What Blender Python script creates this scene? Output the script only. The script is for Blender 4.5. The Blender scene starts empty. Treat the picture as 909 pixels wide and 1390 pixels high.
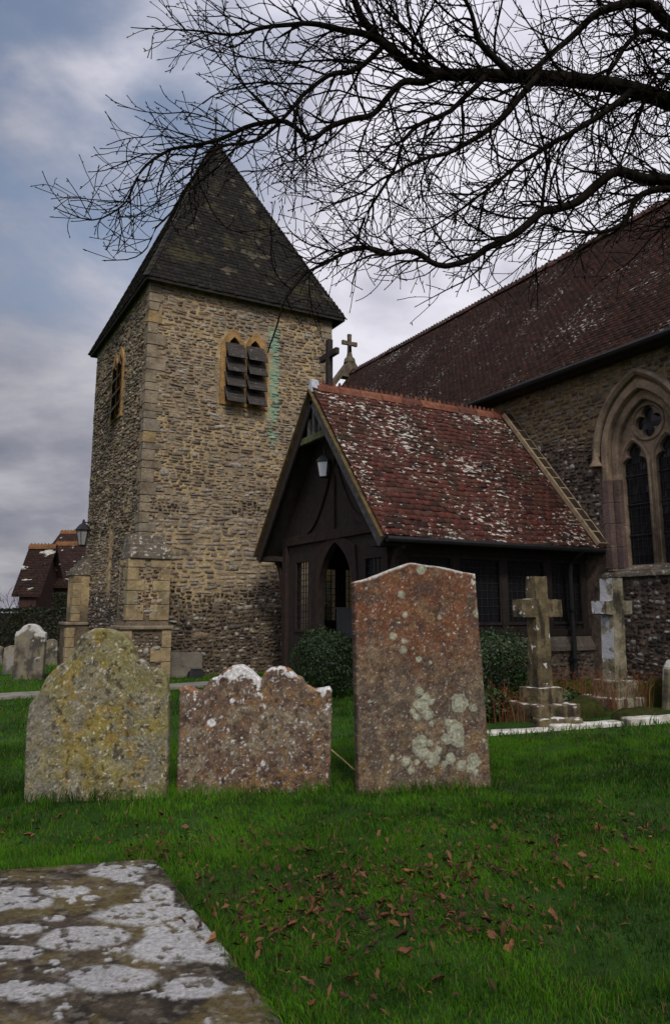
import bpy, bmesh, math, random
import numpy as np
from mathutils import Vector, Matrix
from mathutils.geometry import tessellate_polygon

random.seed(7)
rng = np.random.default_rng(7)
R = math.radians
scene = bpy.context.scene
col = scene.collection

# ------------------------------------------------------------------ camera
FP, CX, CY = 1009.0, 454.5, 650.0          # focal length and optical centre in photo pixels
PITCH, HEAD, CAMH = R(10.15), R(60.6), 1.3
fwd = np.array([math.cos(HEAD)*math.cos(PITCH), math.sin(HEAD)*math.cos(PITCH), math.sin(PITCH)])
rgt = np.array([math.sin(HEAD), -math.cos(HEAD), 0.0])
upv = np.cross(rgt, fwd)
CAM = np.array([0.0, 0.0, CAMH])
cd = bpy.data.cameras.new("camera")
cam = bpy.data.objects.new("camera", cd); col.objects.link(cam)
mw = Matrix.Identity(4)
for i in range(3):
    mw[i][0], mw[i][1], mw[i][2], mw[i][3] = rgt[i], upv[i], -fwd[i], CAM[i]
cam.matrix_world = mw
cd.sensor_fit = 'VERTICAL'; cd.sensor_height = 36.0; cd.lens = FP/1390.0*36.0
cd.shift_y = -45.0/1390.0
cd.clip_start = 0.05; cd.clip_end = 3000
scene.camera = cam

# ------------------------------------------------------------------ sky and sun
SUN = Vector((-0.30, -1.0, 0.92)).normalized()      # towards the sun
W = bpy.data.worlds.new("World"); scene.world = W; W.use_nodes = True
wt = W.node_tree; wt.nodes.clear()
def wn(t): return wt.nodes.new(t)
sky = wn('ShaderNodeTexSky'); sky.sky_type = 'NISHITA'; sky.sun_disc = False
sky.sun_elevation = math.asin(SUN.z); sky.sun_rotation = math.atan2(SUN.x, SUN.y)
sky.air_density = 1.2; sky.dust_density = 2.0
bg1 = wn('ShaderNodeBackground'); bg1.inputs[1].default_value = 0.09
wt.links.new(sky.outputs[0], bg1.inputs[0])
tc = wn('ShaderNodeTexCoord'); sep = wn('ShaderNodeSeparateXYZ')
wt.links.new(tc.outputs['Generated'], sep.inputs[0])
def wmath(op, a, b=None, c=None, clamp=False):
    n = wn('ShaderNodeMath'); n.operation = op; n.use_clamp = clamp
    for i, v in enumerate((a, b, c)):
        if v is None: continue
        if hasattr(v, 'links'): wt.links.new(v, n.inputs[i])
        else: n.inputs[i].default_value = v
    return n.outputs[0]
zz = wmath('ADD', wmath('MAXIMUM', sep.outputs[2], 0.0), 0.34)
cmb = wn('ShaderNodeCombineXYZ')
wt.links.new(wmath('DIVIDE', sep.outputs[0], zz), cmb.inputs[0])
wt.links.new(wmath('DIVIDE', sep.outputs[1], zz), cmb.inputs[1])
def wnoise(scale, detail, dist, off):
    mp = wn('ShaderNodeMapping'); mp.inputs['Location'].default_value = off
    mp.inputs['Rotation'].default_value = (0, 0, R(35)); mp.inputs['Scale'].default_value = (0.95, 1.1, 1)
    wt.links.new(cmb.outputs[0], mp.inputs[0])
    n = wn('ShaderNodeTexNoise'); n.inputs['Scale'].default_value = scale
    n.inputs['Detail'].default_value = detail; n.inputs['Distortion'].default_value = dist
    n.inputs['Roughness'].default_value = 0.55
    wt.links.new(mp.outputs[0], n.inputs['Vector']); return n.outputs[0]
n1 = wnoise(1.7, 7, 0.3, (3.1, 1.7, 0)); n2 = wnoise(4.6, 6, 0.2, (8.3, 2.2, 4))
def wdot(v):
    n = wn('ShaderNodeVectorMath'); n.operation = 'DOT_PRODUCT'
    wt.links.new(tc.outputs['Generated'], n.inputs[0]); n.inputs[1].default_value = v
    return n.outputs['Value']
def wsm(x, a, b):
    n = wn('ShaderNodeMapRange'); n.interpolation_type = 'SMOOTHSTEP'
    wt.links.new(x, n.inputs[0]); n.inputs[1].default_value = a; n.inputs[2].default_value = b
    return n.outputs[0]
def pdir(px, py):
    d = fwd + rgt*(px-CX)/FP - upv*(py-CY)/FP
    return tuple(d/np.linalg.norm(d))
GLOW = wsm(wdot(pdir(640, 260)), 0.80, 1.0)            # thin cloud letting the light through
BLUE = wsm(wdot(pdir(60, 90)), 0.93, 0.995)             # a thinner, bluer gap
dens = wmath('ADD', wmath('MULTIPLY', n1, 0.60), wmath('MULTIPLY', n2, 0.40))
rp = wn('ShaderNodeValToRGB')
els = rp.color_ramp.elements
els[0].position = 0.36; els[0].color = (0.160, 0.172, 0.222, 1)
els[1].position = 0.62; els[1].color = (0.405, 0.395, 0.43, 1)
e = els.new(0.47); e.color = (0.240, 0.236, 0.280, 1)
wt.links.new(wmath('ADD', dens, wmath('MULTIPLY', GLOW, 0.10)), rp.inputs[0])
# overcast brightening from horizon to zenith, plus the glow of thin cloud
gain = wmath('ADD', wmath('ADD', wmath('ADD', 0.78, wmath('MULTIPLY', wsm(sep.outputs[2], 0.45, 1.0), 1.0)), wmath('MULTIPLY', GLOW, 0.72)), wmath('MULTIPLY', wsm(wdot(tuple(SUN)), -0.10, 0.95), 1.6))  # last term: added fill, brighter unseen sky around the sun behind the view
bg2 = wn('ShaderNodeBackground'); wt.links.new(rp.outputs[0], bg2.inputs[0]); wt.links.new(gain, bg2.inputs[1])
mx = wn('ShaderNodeMixShader'); wo = wn('ShaderNodeOutputWorld')
cover = wmath('SUBTRACT', 1.0, wmath('MULTIPLY', BLUE, wmath('MULTIPLY', wsm(dens, 0.62, 0.40), 0.75)), clamp=True)
wt.links.new(wmath('MULTIPLY', cover, 0.95), mx.inputs[0])
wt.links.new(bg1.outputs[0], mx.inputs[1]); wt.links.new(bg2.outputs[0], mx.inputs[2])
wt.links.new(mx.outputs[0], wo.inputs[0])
sd = bpy.data.lights.new("sun", 'SUN'); sd.energy = 1.5; sd.angle = R(11); sd.color = (1.0, 0.93, 0.82)
so = bpy.data.objects.new("sun", sd); col.objects.link(so)
so.rotation_euler = SUN.to_track_quat('Z', 'Y').to_euler()
vs = scene.view_settings
scene.display_settings.display_device = 'sRGB'
vs.view_transform = 'Standard'; vs.look = 'None'; vs.exposure = 0.5; vs.gamma = 1.0
vs.use_curve_mapping = False
scene.cycles.max_bounces = 6; scene.cycles.use_denoising = True

# ------------------------------------------------------------------ helpers: points
def at(px, py, depth):                       # a photo pixel at a depth along the view, in metres
    return CAM + (fwd + rgt*(px-CX)/FP - upv*(py-CY)/FP)*depth
def on_axis(px, py, ax, v):                  # a photo pixel on the plane x / y / z = v
    d = fwd + rgt*(px-CX)/FP - upv*(py-CY)/FP
    return CAM + d*((v-CAM[ax])/d[ax])
def gz(x, y):                                # the lie of the land
    return 0.09*np.tanh((0.0128*np.asarray(x, float)-0.0086*np.asarray(y, float))/0.09)
def gpt(px, py):
    z = 0.0
    for _ in range(6):
        p = on_axis(px, py, 2, z); z = float(gz(p[0], p[1]))
    return np.array([p[0], p[1], z])
def on_vert(px, py, p0, nrm):                # a photo pixel on a vertical plane
    d = fwd + rgt*(px-CX)/FP - upv*(py-CY)/FP
    n = np.array([nrm[0], nrm[1], 0.0])
    return CAM + d*(((np.asarray(p0)-CAM) @ n)/(d @ n))

# ------------------------------------------------------------------ helpers: noise in numpy
_perm = np.random.default_rng(3).integers(0, 2**31, 65536)
def vnoise(x, y, seed=0):
    xi = np.floor(x).astype(np.int64); yi = np.floor(y).astype(np.int64)
    xf = x-xi; yf = y-yi
    xf = xf*xf*(3-2*xf); yf = yf*yf*(3-2*yf)
    def h(a, b): return (_perm[(a*1619+b*31337+seed*6971) & 65535] & 65535)/65535.0
    return (h(xi, yi)*(1-xf)+h(xi+1, yi)*xf)*(1-yf)+(h(xi, yi+1)*(1-xf)+h(xi+1, yi+1)*xf)*yf
def fbm(x, y, seed=0, octv=5, rough=0.55):
    s = 0; a = 1; t = 0
    for o in range(octv):
        s = s+a*vnoise(x*2**o+17.3*o, y*2**o-9.1*o, seed+o*13); t += a; a *= rough
    return s/t
def sstep(a, b, x):
    t = np.clip((x-a)/(b-a), 0, 1); return t*t*(3-2*t)
def lerp(a, b, t): return a+(b-a)*t

# ------------------------------------------------------------------ helpers: objects
def put(o, parent=None):
    col.objects.link(o)
    if parent is not None: o.parent = parent
    return o
def tag(o, label=None, cat=None, group=None, kind=None):
    if label: o['label'] = label
    if cat: o['category'] = cat
    if group: o['group'] = group
    if kind: o['kind'] = kind
    return o
def thing(name, label, cat, loc=(0, 0, 0), group=None):
    o = bpy.data.objects.new(name, None); o.empty_display_size = 0.2
    o.location = tuple(float(v) for v in loc); put(o)
    return tag(o, label, cat, group)
def origin_of(p):
    off = np.zeros(3)
    while p is not None: off = off+np.array(p.location); p = p.parent
    return off
def mesh_np(name, V, polys, mat, parent=None, smooth=False, attrs=None, tints=None):
    """V (n,3) in world space; polys a list of int arrays (m,k)."""
    V = np.asarray(V, np.float32)
    V = V-np.array(origin_of(parent), np.float32)
    me = bpy.data.meshes.new(name)
    polys = [np.asarray(p, np.int32) for p in polys if len(p)]
    me.vertices.add(len(V)); me.vertices.foreach_set('co', V.ravel())
    loops = np.concatenate([p.ravel() for p in polys])
    tot = np.concatenate([np.full(len(p), p.shape[1], np.int32) for p in polys])
    start = np.concatenate([[0], np.cumsum(tot)[:-1]]).astype(np.int32)
    me.loops.add(len(loops)); me.loops.foreach_set('vertex_index', loops)
    me.polygons.add(len(tot)); me.polygons.foreach_set('loop_start', start)
    me.polygons.foreach_set('loop_total', tot)
    if smooth: me.polygons.foreach_set('use_smooth', np.ones(len(tot), bool))
    for k, v in (attrs or {}).items():
        v = np.asarray(v, np.float32)
        if v.ndim == 1:
            a = me.attributes.new(k, 'FLOAT', 'POINT'); a.data.foreach_set('value', v)
        else:
            a = me.attributes.new(k, 'FLOAT_COLOR', 'POINT')
            a.data.foreach_set('color', np.concatenate([v[:, :3], np.ones((len(v), 1), np.float32)], 1).ravel())
    me.update(calc_edges=True); me.validate()
    if mat: me.materials.append(mat)
    o = bpy.data.objects.new(name, me)
    return put(o, parent)
class MB:
    """collects shapes in world space and links them as ONE mesh object"""
    def __init__(s): s.v = []; s.f = []
    def add(s, vs_, fs):
        n = len(s.v); s.v.extend([tuple(map(float, p)) for p in vs_]); s.f.extend([tuple(i+n for i in f) for f in fs]); return s
    def hexa(s, p):       # 8 points: bottom ring 0-3, top ring 4-7
        return s.add(p, [(3, 2, 1, 0), (4, 5, 6, 7), (0, 1, 5, 4), (1, 2, 6, 5), (2, 3, 7, 6), (3, 0, 4, 7)])
    def box(s, x0, x1, y0, y1, z0, z1):
        return s.hexa([(x0, y0, z0), (x1, y0, z0), (x1, y1, z0), (x0, y1, z0), (x0, y0, z1), (x1, y0, z1), (x1, y1, z1), (x0, y1, z1)])
    def obox(s, c, ax, half):      # oriented box: centre, three unit axes, half sizes
        c = np.asarray(c, float); a = [np.asarray(v, float)*h for v, h in zip(ax, half)]
        q = [(-1, -1, -1), (1, -1, -1), (1, 1, -1), (-1, 1, -1), (-1, -1, 1), (1, -1, 1), (1, 1, 1), (-1, 1, 1)]
        return s.hexa([c+a[0]*i+a[1]*j+a[2]*k for i, j, k in q])
    def bar(s, p, q, w, h, side=(0, 0, 1)):   # bar from p to q; w across 'side', h across the third axis
        p = np.asarray(p, float); q = np.asarray(q, float); d = q-p; L = np.linalg.norm(d); d = d/L
        a = np.asarray(side, float); a = a-d*(a@d); a /= np.linalg.norm(a); b = np.cross(d, a)
        return s.obox((p+q)/2, (d, a, b), (L/2, w/2, h/2))
    def tube(s, pts, rad, k=8, cap=True):
        pts = np.asarray(pts, float); n = len(pts)
        rad = np.broadcast_to(np.asarray(rad, float), (n,))
        t = np.gradient(pts, axis=0); t /= np.linalg.norm(t, axis=1)[:, None]+1e-9
        ref = np.array([0, 0, 1.0]) if abs(t[0][2]) < 0.9 else np.array([1.0, 0, 0])
        vs_ = []
        for i in range(n):
            a = np.cross(t[i], ref); a /= np.linalg.norm(a)+1e-9; b = np.cross(a, t[i])
            for j in range(k):
                w = 2*math.pi*j/k; vs_.append(pts[i]+(a*math.cos(w)+b*math.sin(w))*rad[i])
        fs = [(i*k+j, i*k+(j+1) % k, (i+1)*k+(j+1) % k, (i+1)*k+j) for i in range(n-1) for j in range(k)]
        if cap: fs += [tuple(range(k))[::-1], tuple((n-1)*k+j for j in range(k))]
        return s.add(vs_, fs)
    def lathe(s, c, prof, k=16):
        c = np.asarray(c, float)
        return s.tube([c+np.array([0, 0, z]) for r, z in prof], [max(r, 1e-4) for r, z in prof], k) if False else s.add(
            [c+np.array([r*math.cos(2*math.pi*j/k), r*math.sin(2*math.pi*j/k), z]) for r, z in prof for j in range(k)],
            [(i*k+j, i*k+(j+1) % k, (i+1)*k+(j+1) % k, (i+1)*k+j) for i in range(len(prof)-1) for j in range(k)]
            + [tuple(range(k))[::-1], tuple((len(prof)-1)*k+j for j in range(k))])
    def panel(s, outer, holes, m):            # a flat polygon with holes, m(u, v) -> point
        polys = [[Vector((u, v, 0)) for u, v in pl] for pl in [outer]+list(holes)]
        flat = [p for pl in polys for p in pl]
        return s.add([m(p.x, p.y) for p in flat], tessellate_polygon(polys))
    def slab(s, outer, holes, m, w0, w1):      # the same with thickness, m(u, v, w) -> point
        s.panel(outer, holes, lambda u, v: m(u, v, w0)); s.panel(outer, holes, lambda u, v: m(u, v, w1))
        for pl in [outer]+list(holes): s.reveal(pl, m, w0, w1)
        return s
    def reveal(s, pl, m, w0, w1):
        n = len(pl)
        return s.add([m(u, v, w0) for u, v in pl]+[m(u, v, w1) for u, v in pl], [(i, (i+1) % n, n+(i+1) % n, n+i) for i in range(n)])
    def build(s, name, mat, parent=None, smooth=False, bevel=0, fix=True, weld=False):
        me = bpy.data.meshes.new(name)
        off = origin_of(parent)
        me.from_pydata([tuple(np.asarray(p)-off) for p in s.v], [], s.f)
        if fix or weld:
            b = bmesh.new(); b.from_mesh(me)
            if weld: bmesh.ops.remove_doubles(b, verts=b.verts, dist=0.0005)
            bmesh.ops.recalc_face_normals(b, faces=b.faces); b.to_mesh(me); b.free()
        if smooth:
            for p in me.polygons: p.use_smooth = True
        if mat: me.materials.append(mat)
        o = bpy.data.objects.new(name, me); put(o, parent)
        if bevel:
            md = o.modifiers.new('bevel', 'BEVEL'); md.width = bevel; md.segments = 2; md.limit_method = 'ANGLE'
        return o
def arch(cx, hw, zb, zs, rise, n=14, cusp=0.0):
    """pointed arch outline: bottom zb, springing zs; cusp = depth of trefoil points"""
    r = (hw*hw+rise*rise)/(2*hw); th = math.asin(min(1, rise/r)) if rise <= r else math.pi-math.asin(rise/r)
    left = []
    for i in range(n+1):
        t = i/n; a = th*t
        x, z = -hw+r-r*math.cos(a), r*math.sin(a)
        if cusp:
            k = cusp*max(0, 1-abs(t-0.42)/0.20)**1.4
            x += k*math.cos(a); z -= k*math.sin(a)*0.6
        left.append((x, z))
    pts = [(cx-hw, zb)]+[(cx+x, zs+z) for x, z in left]+[(cx-x, zs+z) for x, z in reversed(left[:-1])]+[(cx+hw, zb)]
    return pts

# ------------------------------------------------------------------ helpers: materials
class NT:
    def __init__(s, name, rough=0.85, spec=0.3):
        s.m = bpy.data.materials.new(name); s.m.use_nodes = True; s.t = s.m.node_tree; s.t.nodes.clear()
        s.b = s.t.nodes.new('ShaderNodeBsdfPrincipled'); s.o = s.t.nodes.new('ShaderNodeOutputMaterial')
        s.t.links.new(s.b.outputs[0], s.o.inputs[0])
        s.b.inputs['Roughness'].default_value = rough
        s.b.inputs['Specular IOR Level'].default_value = spec
        s.geo = s.t.nodes.new('ShaderNodeNewGeometry')
        s.pos = s.geo.outputs['Position']; s.rand = s.geo.outputs['Random Per Island']
    def set(s, i, v):
        if hasattr(v, 'links'): s.t.links.new(v, i)
        elif v is not None: i.default_value = v if not (isinstance(v, tuple) and len(v) == 3 and i.type == 'RGBA') else (*v, 1)
    def n(s, t, **kw):
        nd = s.t.nodes.new(t)
        for k, v in kw.items():
            if k[0] == '_': s.set(nd.inputs[int(k[1:])], v)
            elif hasattr(nd, k) and k not in ('color',): setattr(nd, k, v)
            else: s.set(nd.inputs[k.replace('_', ' ')], v)
        return nd
    def math(s, op, a, b=None, c=None, clamp=False):
        nd = s.t.nodes.new('ShaderNodeMath'); nd.operation = op; nd.use_clamp = clamp
        for i, v in enumerate((a, b, c)):
            if v is not None: s.set(nd.inputs[i], v)
        return nd.outputs[0]
    def scale(s, sc, vec=None, rot=None):
        nd = s.t.nodes.new('ShaderNodeMapping'); s.set(nd.inputs[0], vec or s.pos)
        nd.inputs['Scale'].default_value = sc if isinstance(sc, tuple) else (sc,)*3
        if rot: nd.inputs['Rotation'].default_value = rot
        return nd.outputs[0]
    def noise(s, sc, det=4, vec=None, rough=0.55, dist=0.0, outc=False):
        nd = s.t.nodes.new('ShaderNodeTexNoise')
        if isinstance(sc, tuple): s.set(nd.inputs['Vector'], s.scale(sc, vec)); sc = 1.0
        else: s.set(nd.inputs['Vector'], vec or s.pos)
        nd.inputs['Scale'].default_value = sc; nd.inputs['Detail'].default_value = det
        nd.inputs['Roughness'].default_value = rough; nd.inputs['Distortion'].default_value = dist
        return nd.outputs[1 if outc else 0]
    def voro(s, sc, vec=None, feat='F1', rnd=1.0):
        nd = s.t.nodes.new('ShaderNodeTexVoronoi'); nd.feature = feat
        if isinstance(sc, tuple): s.set(nd.inputs['Vector'], s.scale(sc, vec)); sc = 1.0
        else: s.set(nd.inputs['Vector'], vec or s.pos)
        nd.inputs['Scale'].default_value = sc; nd.inputs['Randomness'].default_value = rnd
        return nd.outputs
    def ramp(s, f, *stops, interp='LINEAR'):
        nd = s.t.nodes.new('ShaderNodeValToRGB'); s.set(nd.inputs[0], f); cr = nd.color_ramp; cr.interpolation = interp
        while len(cr.elements) < len(stops): cr.elements.new(0.5)
        for e_, (p, c) in zip(cr.elements, stops):
            e_.position = p; e_.color = (*c, 1) if isinstance(c, tuple) else (c, c, c, 1)
        return nd.outputs[0]
    def sm(s, f, a, b, lo=0.0, hi=1.0):
        nd = s.t.nodes.new('ShaderNodeMapRange'); nd.interpolation_type = 'SMOOTHSTEP'
        s.set(nd.inputs[0], f); nd.inputs[1].default_value = a; nd.inputs[2].default_value = b
        nd.inputs[3].default_value = lo; nd.inputs[4].default_value = hi
        return nd.outputs[0]
    def mix(s, f, a, b, mode='MIX'):
        nd = s.t.nodes.new('ShaderNodeMix'); nd.data_type = 'RGBA'; nd.blend_type = mode
        s.set(nd.inputs[0], f); s.set(nd.inputs[6], a); s.set(nd.inputs[7], b); return nd.outputs[2]
    def vadd(s, a, b):
        nd = s.t.nodes.new('ShaderNodeVectorMath'); nd.operation = 'ADD'; s.set(nd.inputs[0], a); s.set(nd.inputs[1], b); return nd.outputs[0]
    def warp(s, amt, sc, det=2):
        nz = s.noise(sc, det, outc=True)
        nd = s.t.nodes.new('ShaderNodeVectorMath'); nd.operation = 'MULTIPLY_ADD'
        s.set(nd.inputs[0], nz); nd.inputs[1].default_value = (amt,)*3; s.set(nd.inputs[2], s.pos)
        return nd.outputs[0]
    def xyz(s):
        nd = s.t.nodes.new('ShaderNodeSeparateXYZ'); s.set(nd.inputs[0], s.pos); return nd.outputs
    def attr(s, name, c=True):
        nd = s.t.nodes.new('ShaderNodeAttribute'); nd.attribute_name = name; return nd.outputs[0 if c else 2]
    def bump(s, h, dist=0.02, strength=1.0):
        nd = s.t.nodes.new('ShaderNodeBump'); s.set(nd.inputs['Height'], h)
        nd.inputs['Distance'].default_value = dist; nd.inputs['Strength'].default_value = strength
        s.t.links.new(nd.outputs[0], s.b.inputs['Normal']); return s
    def col(s, c): s.set(s.b.inputs['Base Color'], c); return s
    def rough(s, c): s.set(s.b.inputs['Roughness'], c); return s
def plain(name, c, rough=0.8, var=0.35, sc=6.0, bump=0.006, spec=0.3, metal=0.0):
    m = NT(name, rough, spec)
    f = m.noise(sc, 6); d = tuple(v*(1-var) for v in c); l = tuple(min(1, v*(1+var)) for v in c)
    m.col(m.ramp(f, (0.3, d), (0.7, l))); m.b.inputs['Metallic'].default_value = metal
    if bump: m.bump(m.noise(sc*6, 5), bump)
    return m.m

# ------------------------------------------------------------------ materials of the buildings
def stone_palette(m, f, shift=1.0):
    c = [(.110, .080, .055), (.175, .130, .088), (.225, .170, .110), (.200, .170, .130), (.285, .205, .110), (.245, .205, .150)]
    c = [tuple(v*shift for v in k) for k in c]
    return m.ramp(f, (0.0, c[0]), (0.22, c[1]), (0.45, c[2]), (0.62, c[3]), (0.80, c[4]), (1.0, c[5]))
def rand_of(m, colour):
    nd = m.t.nodes.new('ShaderNodeSeparateColor'); m.set(nd.inputs[0], colour); return nd.outputs[0]
def rubble_tower():
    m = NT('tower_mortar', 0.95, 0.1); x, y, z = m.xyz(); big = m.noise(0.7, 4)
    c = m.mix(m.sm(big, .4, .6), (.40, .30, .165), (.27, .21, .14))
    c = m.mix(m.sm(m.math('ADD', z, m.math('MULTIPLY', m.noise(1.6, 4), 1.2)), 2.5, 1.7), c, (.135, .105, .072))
    c = m.mix(1.0, c, m.sm(m.noise(8.0, 6, rough=.7), .3, .7, .55, 1.2), 'MULTIPLY'); c = verdigris(m, c, .5); m.col(c)
    m.bump(m.noise(26, 6, rough=.7), .04); return m.m
def verdigris(m, c, k):
    # washed down by the old lightning strip, right of the belfry window
    x, y, z = m.xyz(); wob = m.math('ADD', x, m.math('MULTIPLY', m.math('SUBTRACT', m.noise(5.0, 4), .5), .22))
    g_ = m.math('MULTIPLY', m.sm(m.math('ABSOLUTE', m.math('SUBTRACT', wob, 7.20)), .17, .08), m.math('MULTIPLY', m.sm(z, 5.0, 5.7), m.sm(z, 8.25, 8.0)))
    g_ = m.math('MULTIPLY', g_, m.math('MULTIPLY', m.sm(m.noise((3, 3, 3.5), 5), .36, .52), m.sm(y, 16.0, 15.95)))
    return m.mix(m.math('MULTIPLY', g_, k), c, (.20, .40, .29))
def facing(name, green=False):
    m = NT(name, .9, .2); c = m.attr('tone')
    c = m.mix(1.0, c, m.math('MULTIPLY', m.sm(m.noise(15.0, 6, rough=.72), .30, .70, .55, 1.35), m.sm(m.noise(60.0, 4, rough=.7), .3, .7, .75, 1.2)), 'MULTIPLY')
    c = m.mix(m.sm(m.noise(11.0, 6, rough=.6), .64, .69, 0, .5), c, (.38, .36, .31))
    c = m.mix(m.sm(m.noise((1.3, 1.3, .4), 5), .56, .70, 0, .45), c, (.045, .038, .030))
    if green: c = verdigris(m, c, .72)
    m.col(c); m.bump(m.noise((26, 26, 44), 6, rough=.7), .03); return m.m
def rubble_nave():
    m = NT('nave_mortar', .95, .1); x, y, z = m.xyz(); mid = m.noise(1.4, 4); top = m.sm(m.math('ADD', z, m.math('MULTIPLY', mid, .8)), 4.9, 5.5)
    c = m.mix(m.noise(.8, 3), (.185, .135, .100), (.125, .098, .082)); c = m.mix(top, c, (.25, .18, .10))
    c = m.mix(1.0, c, m.sm(m.noise(8, 6, rough=.7), .3, .7, .5, 1.2), 'MULTIPLY'); m.col(c); m.bump(m.noise(26, 6, rough=.7), .04); return m.m
def ashlar(name, base, rough=0.9, blot=0.4):
    m = NT(name, rough, 0.2)
    c = m.ramp(m.rand, (0, tuple(v*0.72 for v in base)), (0.5, base), (0.72, (base[0]*.85, base[1]*.9, base[2]*.98)), (0.9, (base[0]*.95, base[1]*.95, base[2]*.9)), (1, (base[0]*1.15, base[1]*1.0, base[2]*0.66)))
    c = m.mix(1.0, c, m.sm(m.noise(3.0, 6, rough=0.7), 0.3, 0.68, 1-blot, 1.12), 'MULTIPLY')
    c = m.mix(m.math('MULTIPLY', m.sm(m.noise(7.0, 6, rough=0.65), 0.58, 0.68), 0.55), c, (.07, .06, .048))
    c = m.mix(m.math('MULTIPLY', m.sm(m.noise(11.0, 5, rough=0.6), 0.64, 0.70), 0.5), c, (.40, .39, .34))
    m.col(c); m.bump(m.noise(18, 7, rough=0.65), 0.025); return m.m
def tiles_mat(name, stops, lichen=0.0, lc=(.52, .51, .45), lsc=(2.2, 2.2, 7.0), moss=0.0, mosscol=(.06, .055, .02)):
    m = NT(name, 0.85, 0.25)
    c = m.ramp(m.math('ADD', m.math('MULTIPLY', m.rand, 0.75), m.math('MULTIPLY', m.noise(0.9, 4), 0.25)), *stops)
    c = m.mix(1.0, c, m.sm(m.noise(9, 6, rough=0.7), 0.3, 0.7, 0.55, 1.25), 'MULTIPLY')
    if moss:
        c = m.mix(m.math('MULTIPLY', m.sm(m.noise(1.1, 6, rough=0.65), 0.60-moss*0.12, 0.66), 0.75), c, mosscol)
    if lichen:
        f = m.noise(lsc, 5, rough=0.62); g = m.noise(0.8, 2)
        t = m.math('ADD', f, m.math('MULTIPLY', m.math('SUBTRACT', g, 0.5), 0.40))
        c = m.mix(m.sm(t, 0.66-lichen*0.10, 0.69-lichen*0.10, 0, 0.92), c, lc)
        f2 = m.noise(lsc, 4, vec=m.vadd(m.pos, (7, 3, 1)), rough=0.6)
        c = m.mix(m.sm(f2, 0.60, 0.68, 0, 0.8), c, (.020, .018, .015))
    m.col(c); m.bump(m.noise(30, 5), 0.008); return m.m
M = {}
M['tower'] = rubble_tower(); M['flint'] = rubble_nave()
M['quoin'] = ashlar('quoin_stone', (.235, .190, .130), blot=0.5)
M['buff'] = ashlar('buff_dressing', (.34, .20, .075), blot=0.5)
M['dress'] = ashlar('window_dressing', (.29, .215, .150), blot=0.5)
M['plum'] = ashlar('plum_jamb', (.135, .092, .080), blot=0.35)
M['spire'] = tiles_mat('spire_shingle', [(0.1, (.006, .0055, .0045)), (0.5, (.011, .010, .008)), (0.8, (.018, .015, .011)), (1, (.030, .025, .018))], lichen=0.42, lc=(.085, .072, .048), lsc=(2.6, 2.6, 3.5), moss=0.5, mosscol=(.050, .045, .018))
M['porch_tile'] = tiles_mat('porch_tile', [(0.1, (.022, .014, .011)), (0.3, (.058, .021, .016)), (0.55, (.100, .028, .020)), (0.75, (.066, .030, .022)), (1, (.115, .046, .028))], lichen=0.76, lsc=(8.5, 8.5, 20), moss=.45, mosscol=(.028, .024, .012))
M['nave_tile'] = tiles_mat('nave_tile', [(0.1, (.018, .011, .008)), (0.45, (.046, .020, .012)), (0.8, (.064, .024, .015)), (1, (.045, .033, .024))], lichen=0.12, lsc=(10, 10, 22))
M['ridge'] = tiles_mat('ridge_tile', [(0.1, (.060, .022, .015)), (0.5, (.125, .040, .022)), (1, (.19, .080, .042))])
M['timber'] = plain('dark_timber', (.020, .014, .012), 0.75, 0.45, (14, 14, 2) and 9.0, 0.01)
M['timber_warm'] = plain('brown_timber', (.021, .012, .0095), 0.75, 0.45, 7.0, 0.008)
M['timber_grey'] = plain('weathered_timber', (.085, .080, .078), 0.85, 0.5, 12.0, 0.012)
M['soffit'] = plain('soffit_board', (.022, .018, .015), 0.9, 0.4, 6.0, 0.01)
M['black'] = plain('black_iron', (.012, .012, .013), 0.5, 0.3, 10, 0.002)
M['void'] = plain('interior_shade', (.01, .009, .008), 1.0, 0.3, 3, 0.0)  # near-black colour standing in for the shade of interiors
M['glass'] = NT('old_glass', 0.22, 0.35).col((.010, .011, .013)).m
M['lead'] = plain('lead_came', (.016, .016, .017), 0.7, 0.3, 20, 0.0)
M['coping'] = plain('gable_stone', (.085, .068, .046), .95, .45, 5, .02)
M['lead_cap'] = plain('lead_cap', (.34, .36, .40), 0.6, 0.3, 9, 0.01)
M['mortar'] = plain('pale_mortar', (.25, .19, .115), 0.95, 0.3, 8, 0.01)
M['creasing'] = plain('brown_creasing_tile', (.026, .016, .011), 0.9, 0.5, 6, 0.008)
def louvre_mat():
    m = NT('louvre_board', 0.9, 0.2)
    f = m.noise((2.5, 2.5, 30), 5, rough=0.7)
    c = m.ramp(f, (0.3, (.016, .014, .013)), (0.55, (.042, .037, .033)), (0.75, (.11, .10, .09)))
    c = m.mix(m.sm(m.noise(14, 5), 0.60, 0.70, 0, 0.5), c, (.24, .23, .20)); m.col(c); m.bump(f, 0.02); return m.m
M['louvre'] = louvre_mat()
def brick_mat():
    m = NT('far_brick', 0.9, 0.2)
    nd = m.n('ShaderNodeTexBrick'); x, y, z = m.xyz()
    cb = m.t.nodes.new('ShaderNodeCombineXYZ'); m.set(cb.inputs[0], m.math('ADD', x, y)); m.set(cb.inputs[1], z)
    m.set(nd.inputs['Vector'], cb.outputs[0]); nd.inputs['Scale'].default_value = 4.2
    nd.inputs['Color1'].default_value = (.050, .020, .016, 1); nd.inputs['Color2'].default_value = (.032, .016, .014, 1); nd.inputs['Mortar'].default_value = (.07, .055, .045, 1)
    c = m.mix(m.sm(m.noise(1.5, 5), 0.5, 0.65, 0, 0.6), nd.outputs[0], (.035, .022, .018))
    m.col(c); m.bump(nd.outputs[1], 0.01); return m.m
M['brick'] = brick_mat()

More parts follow.
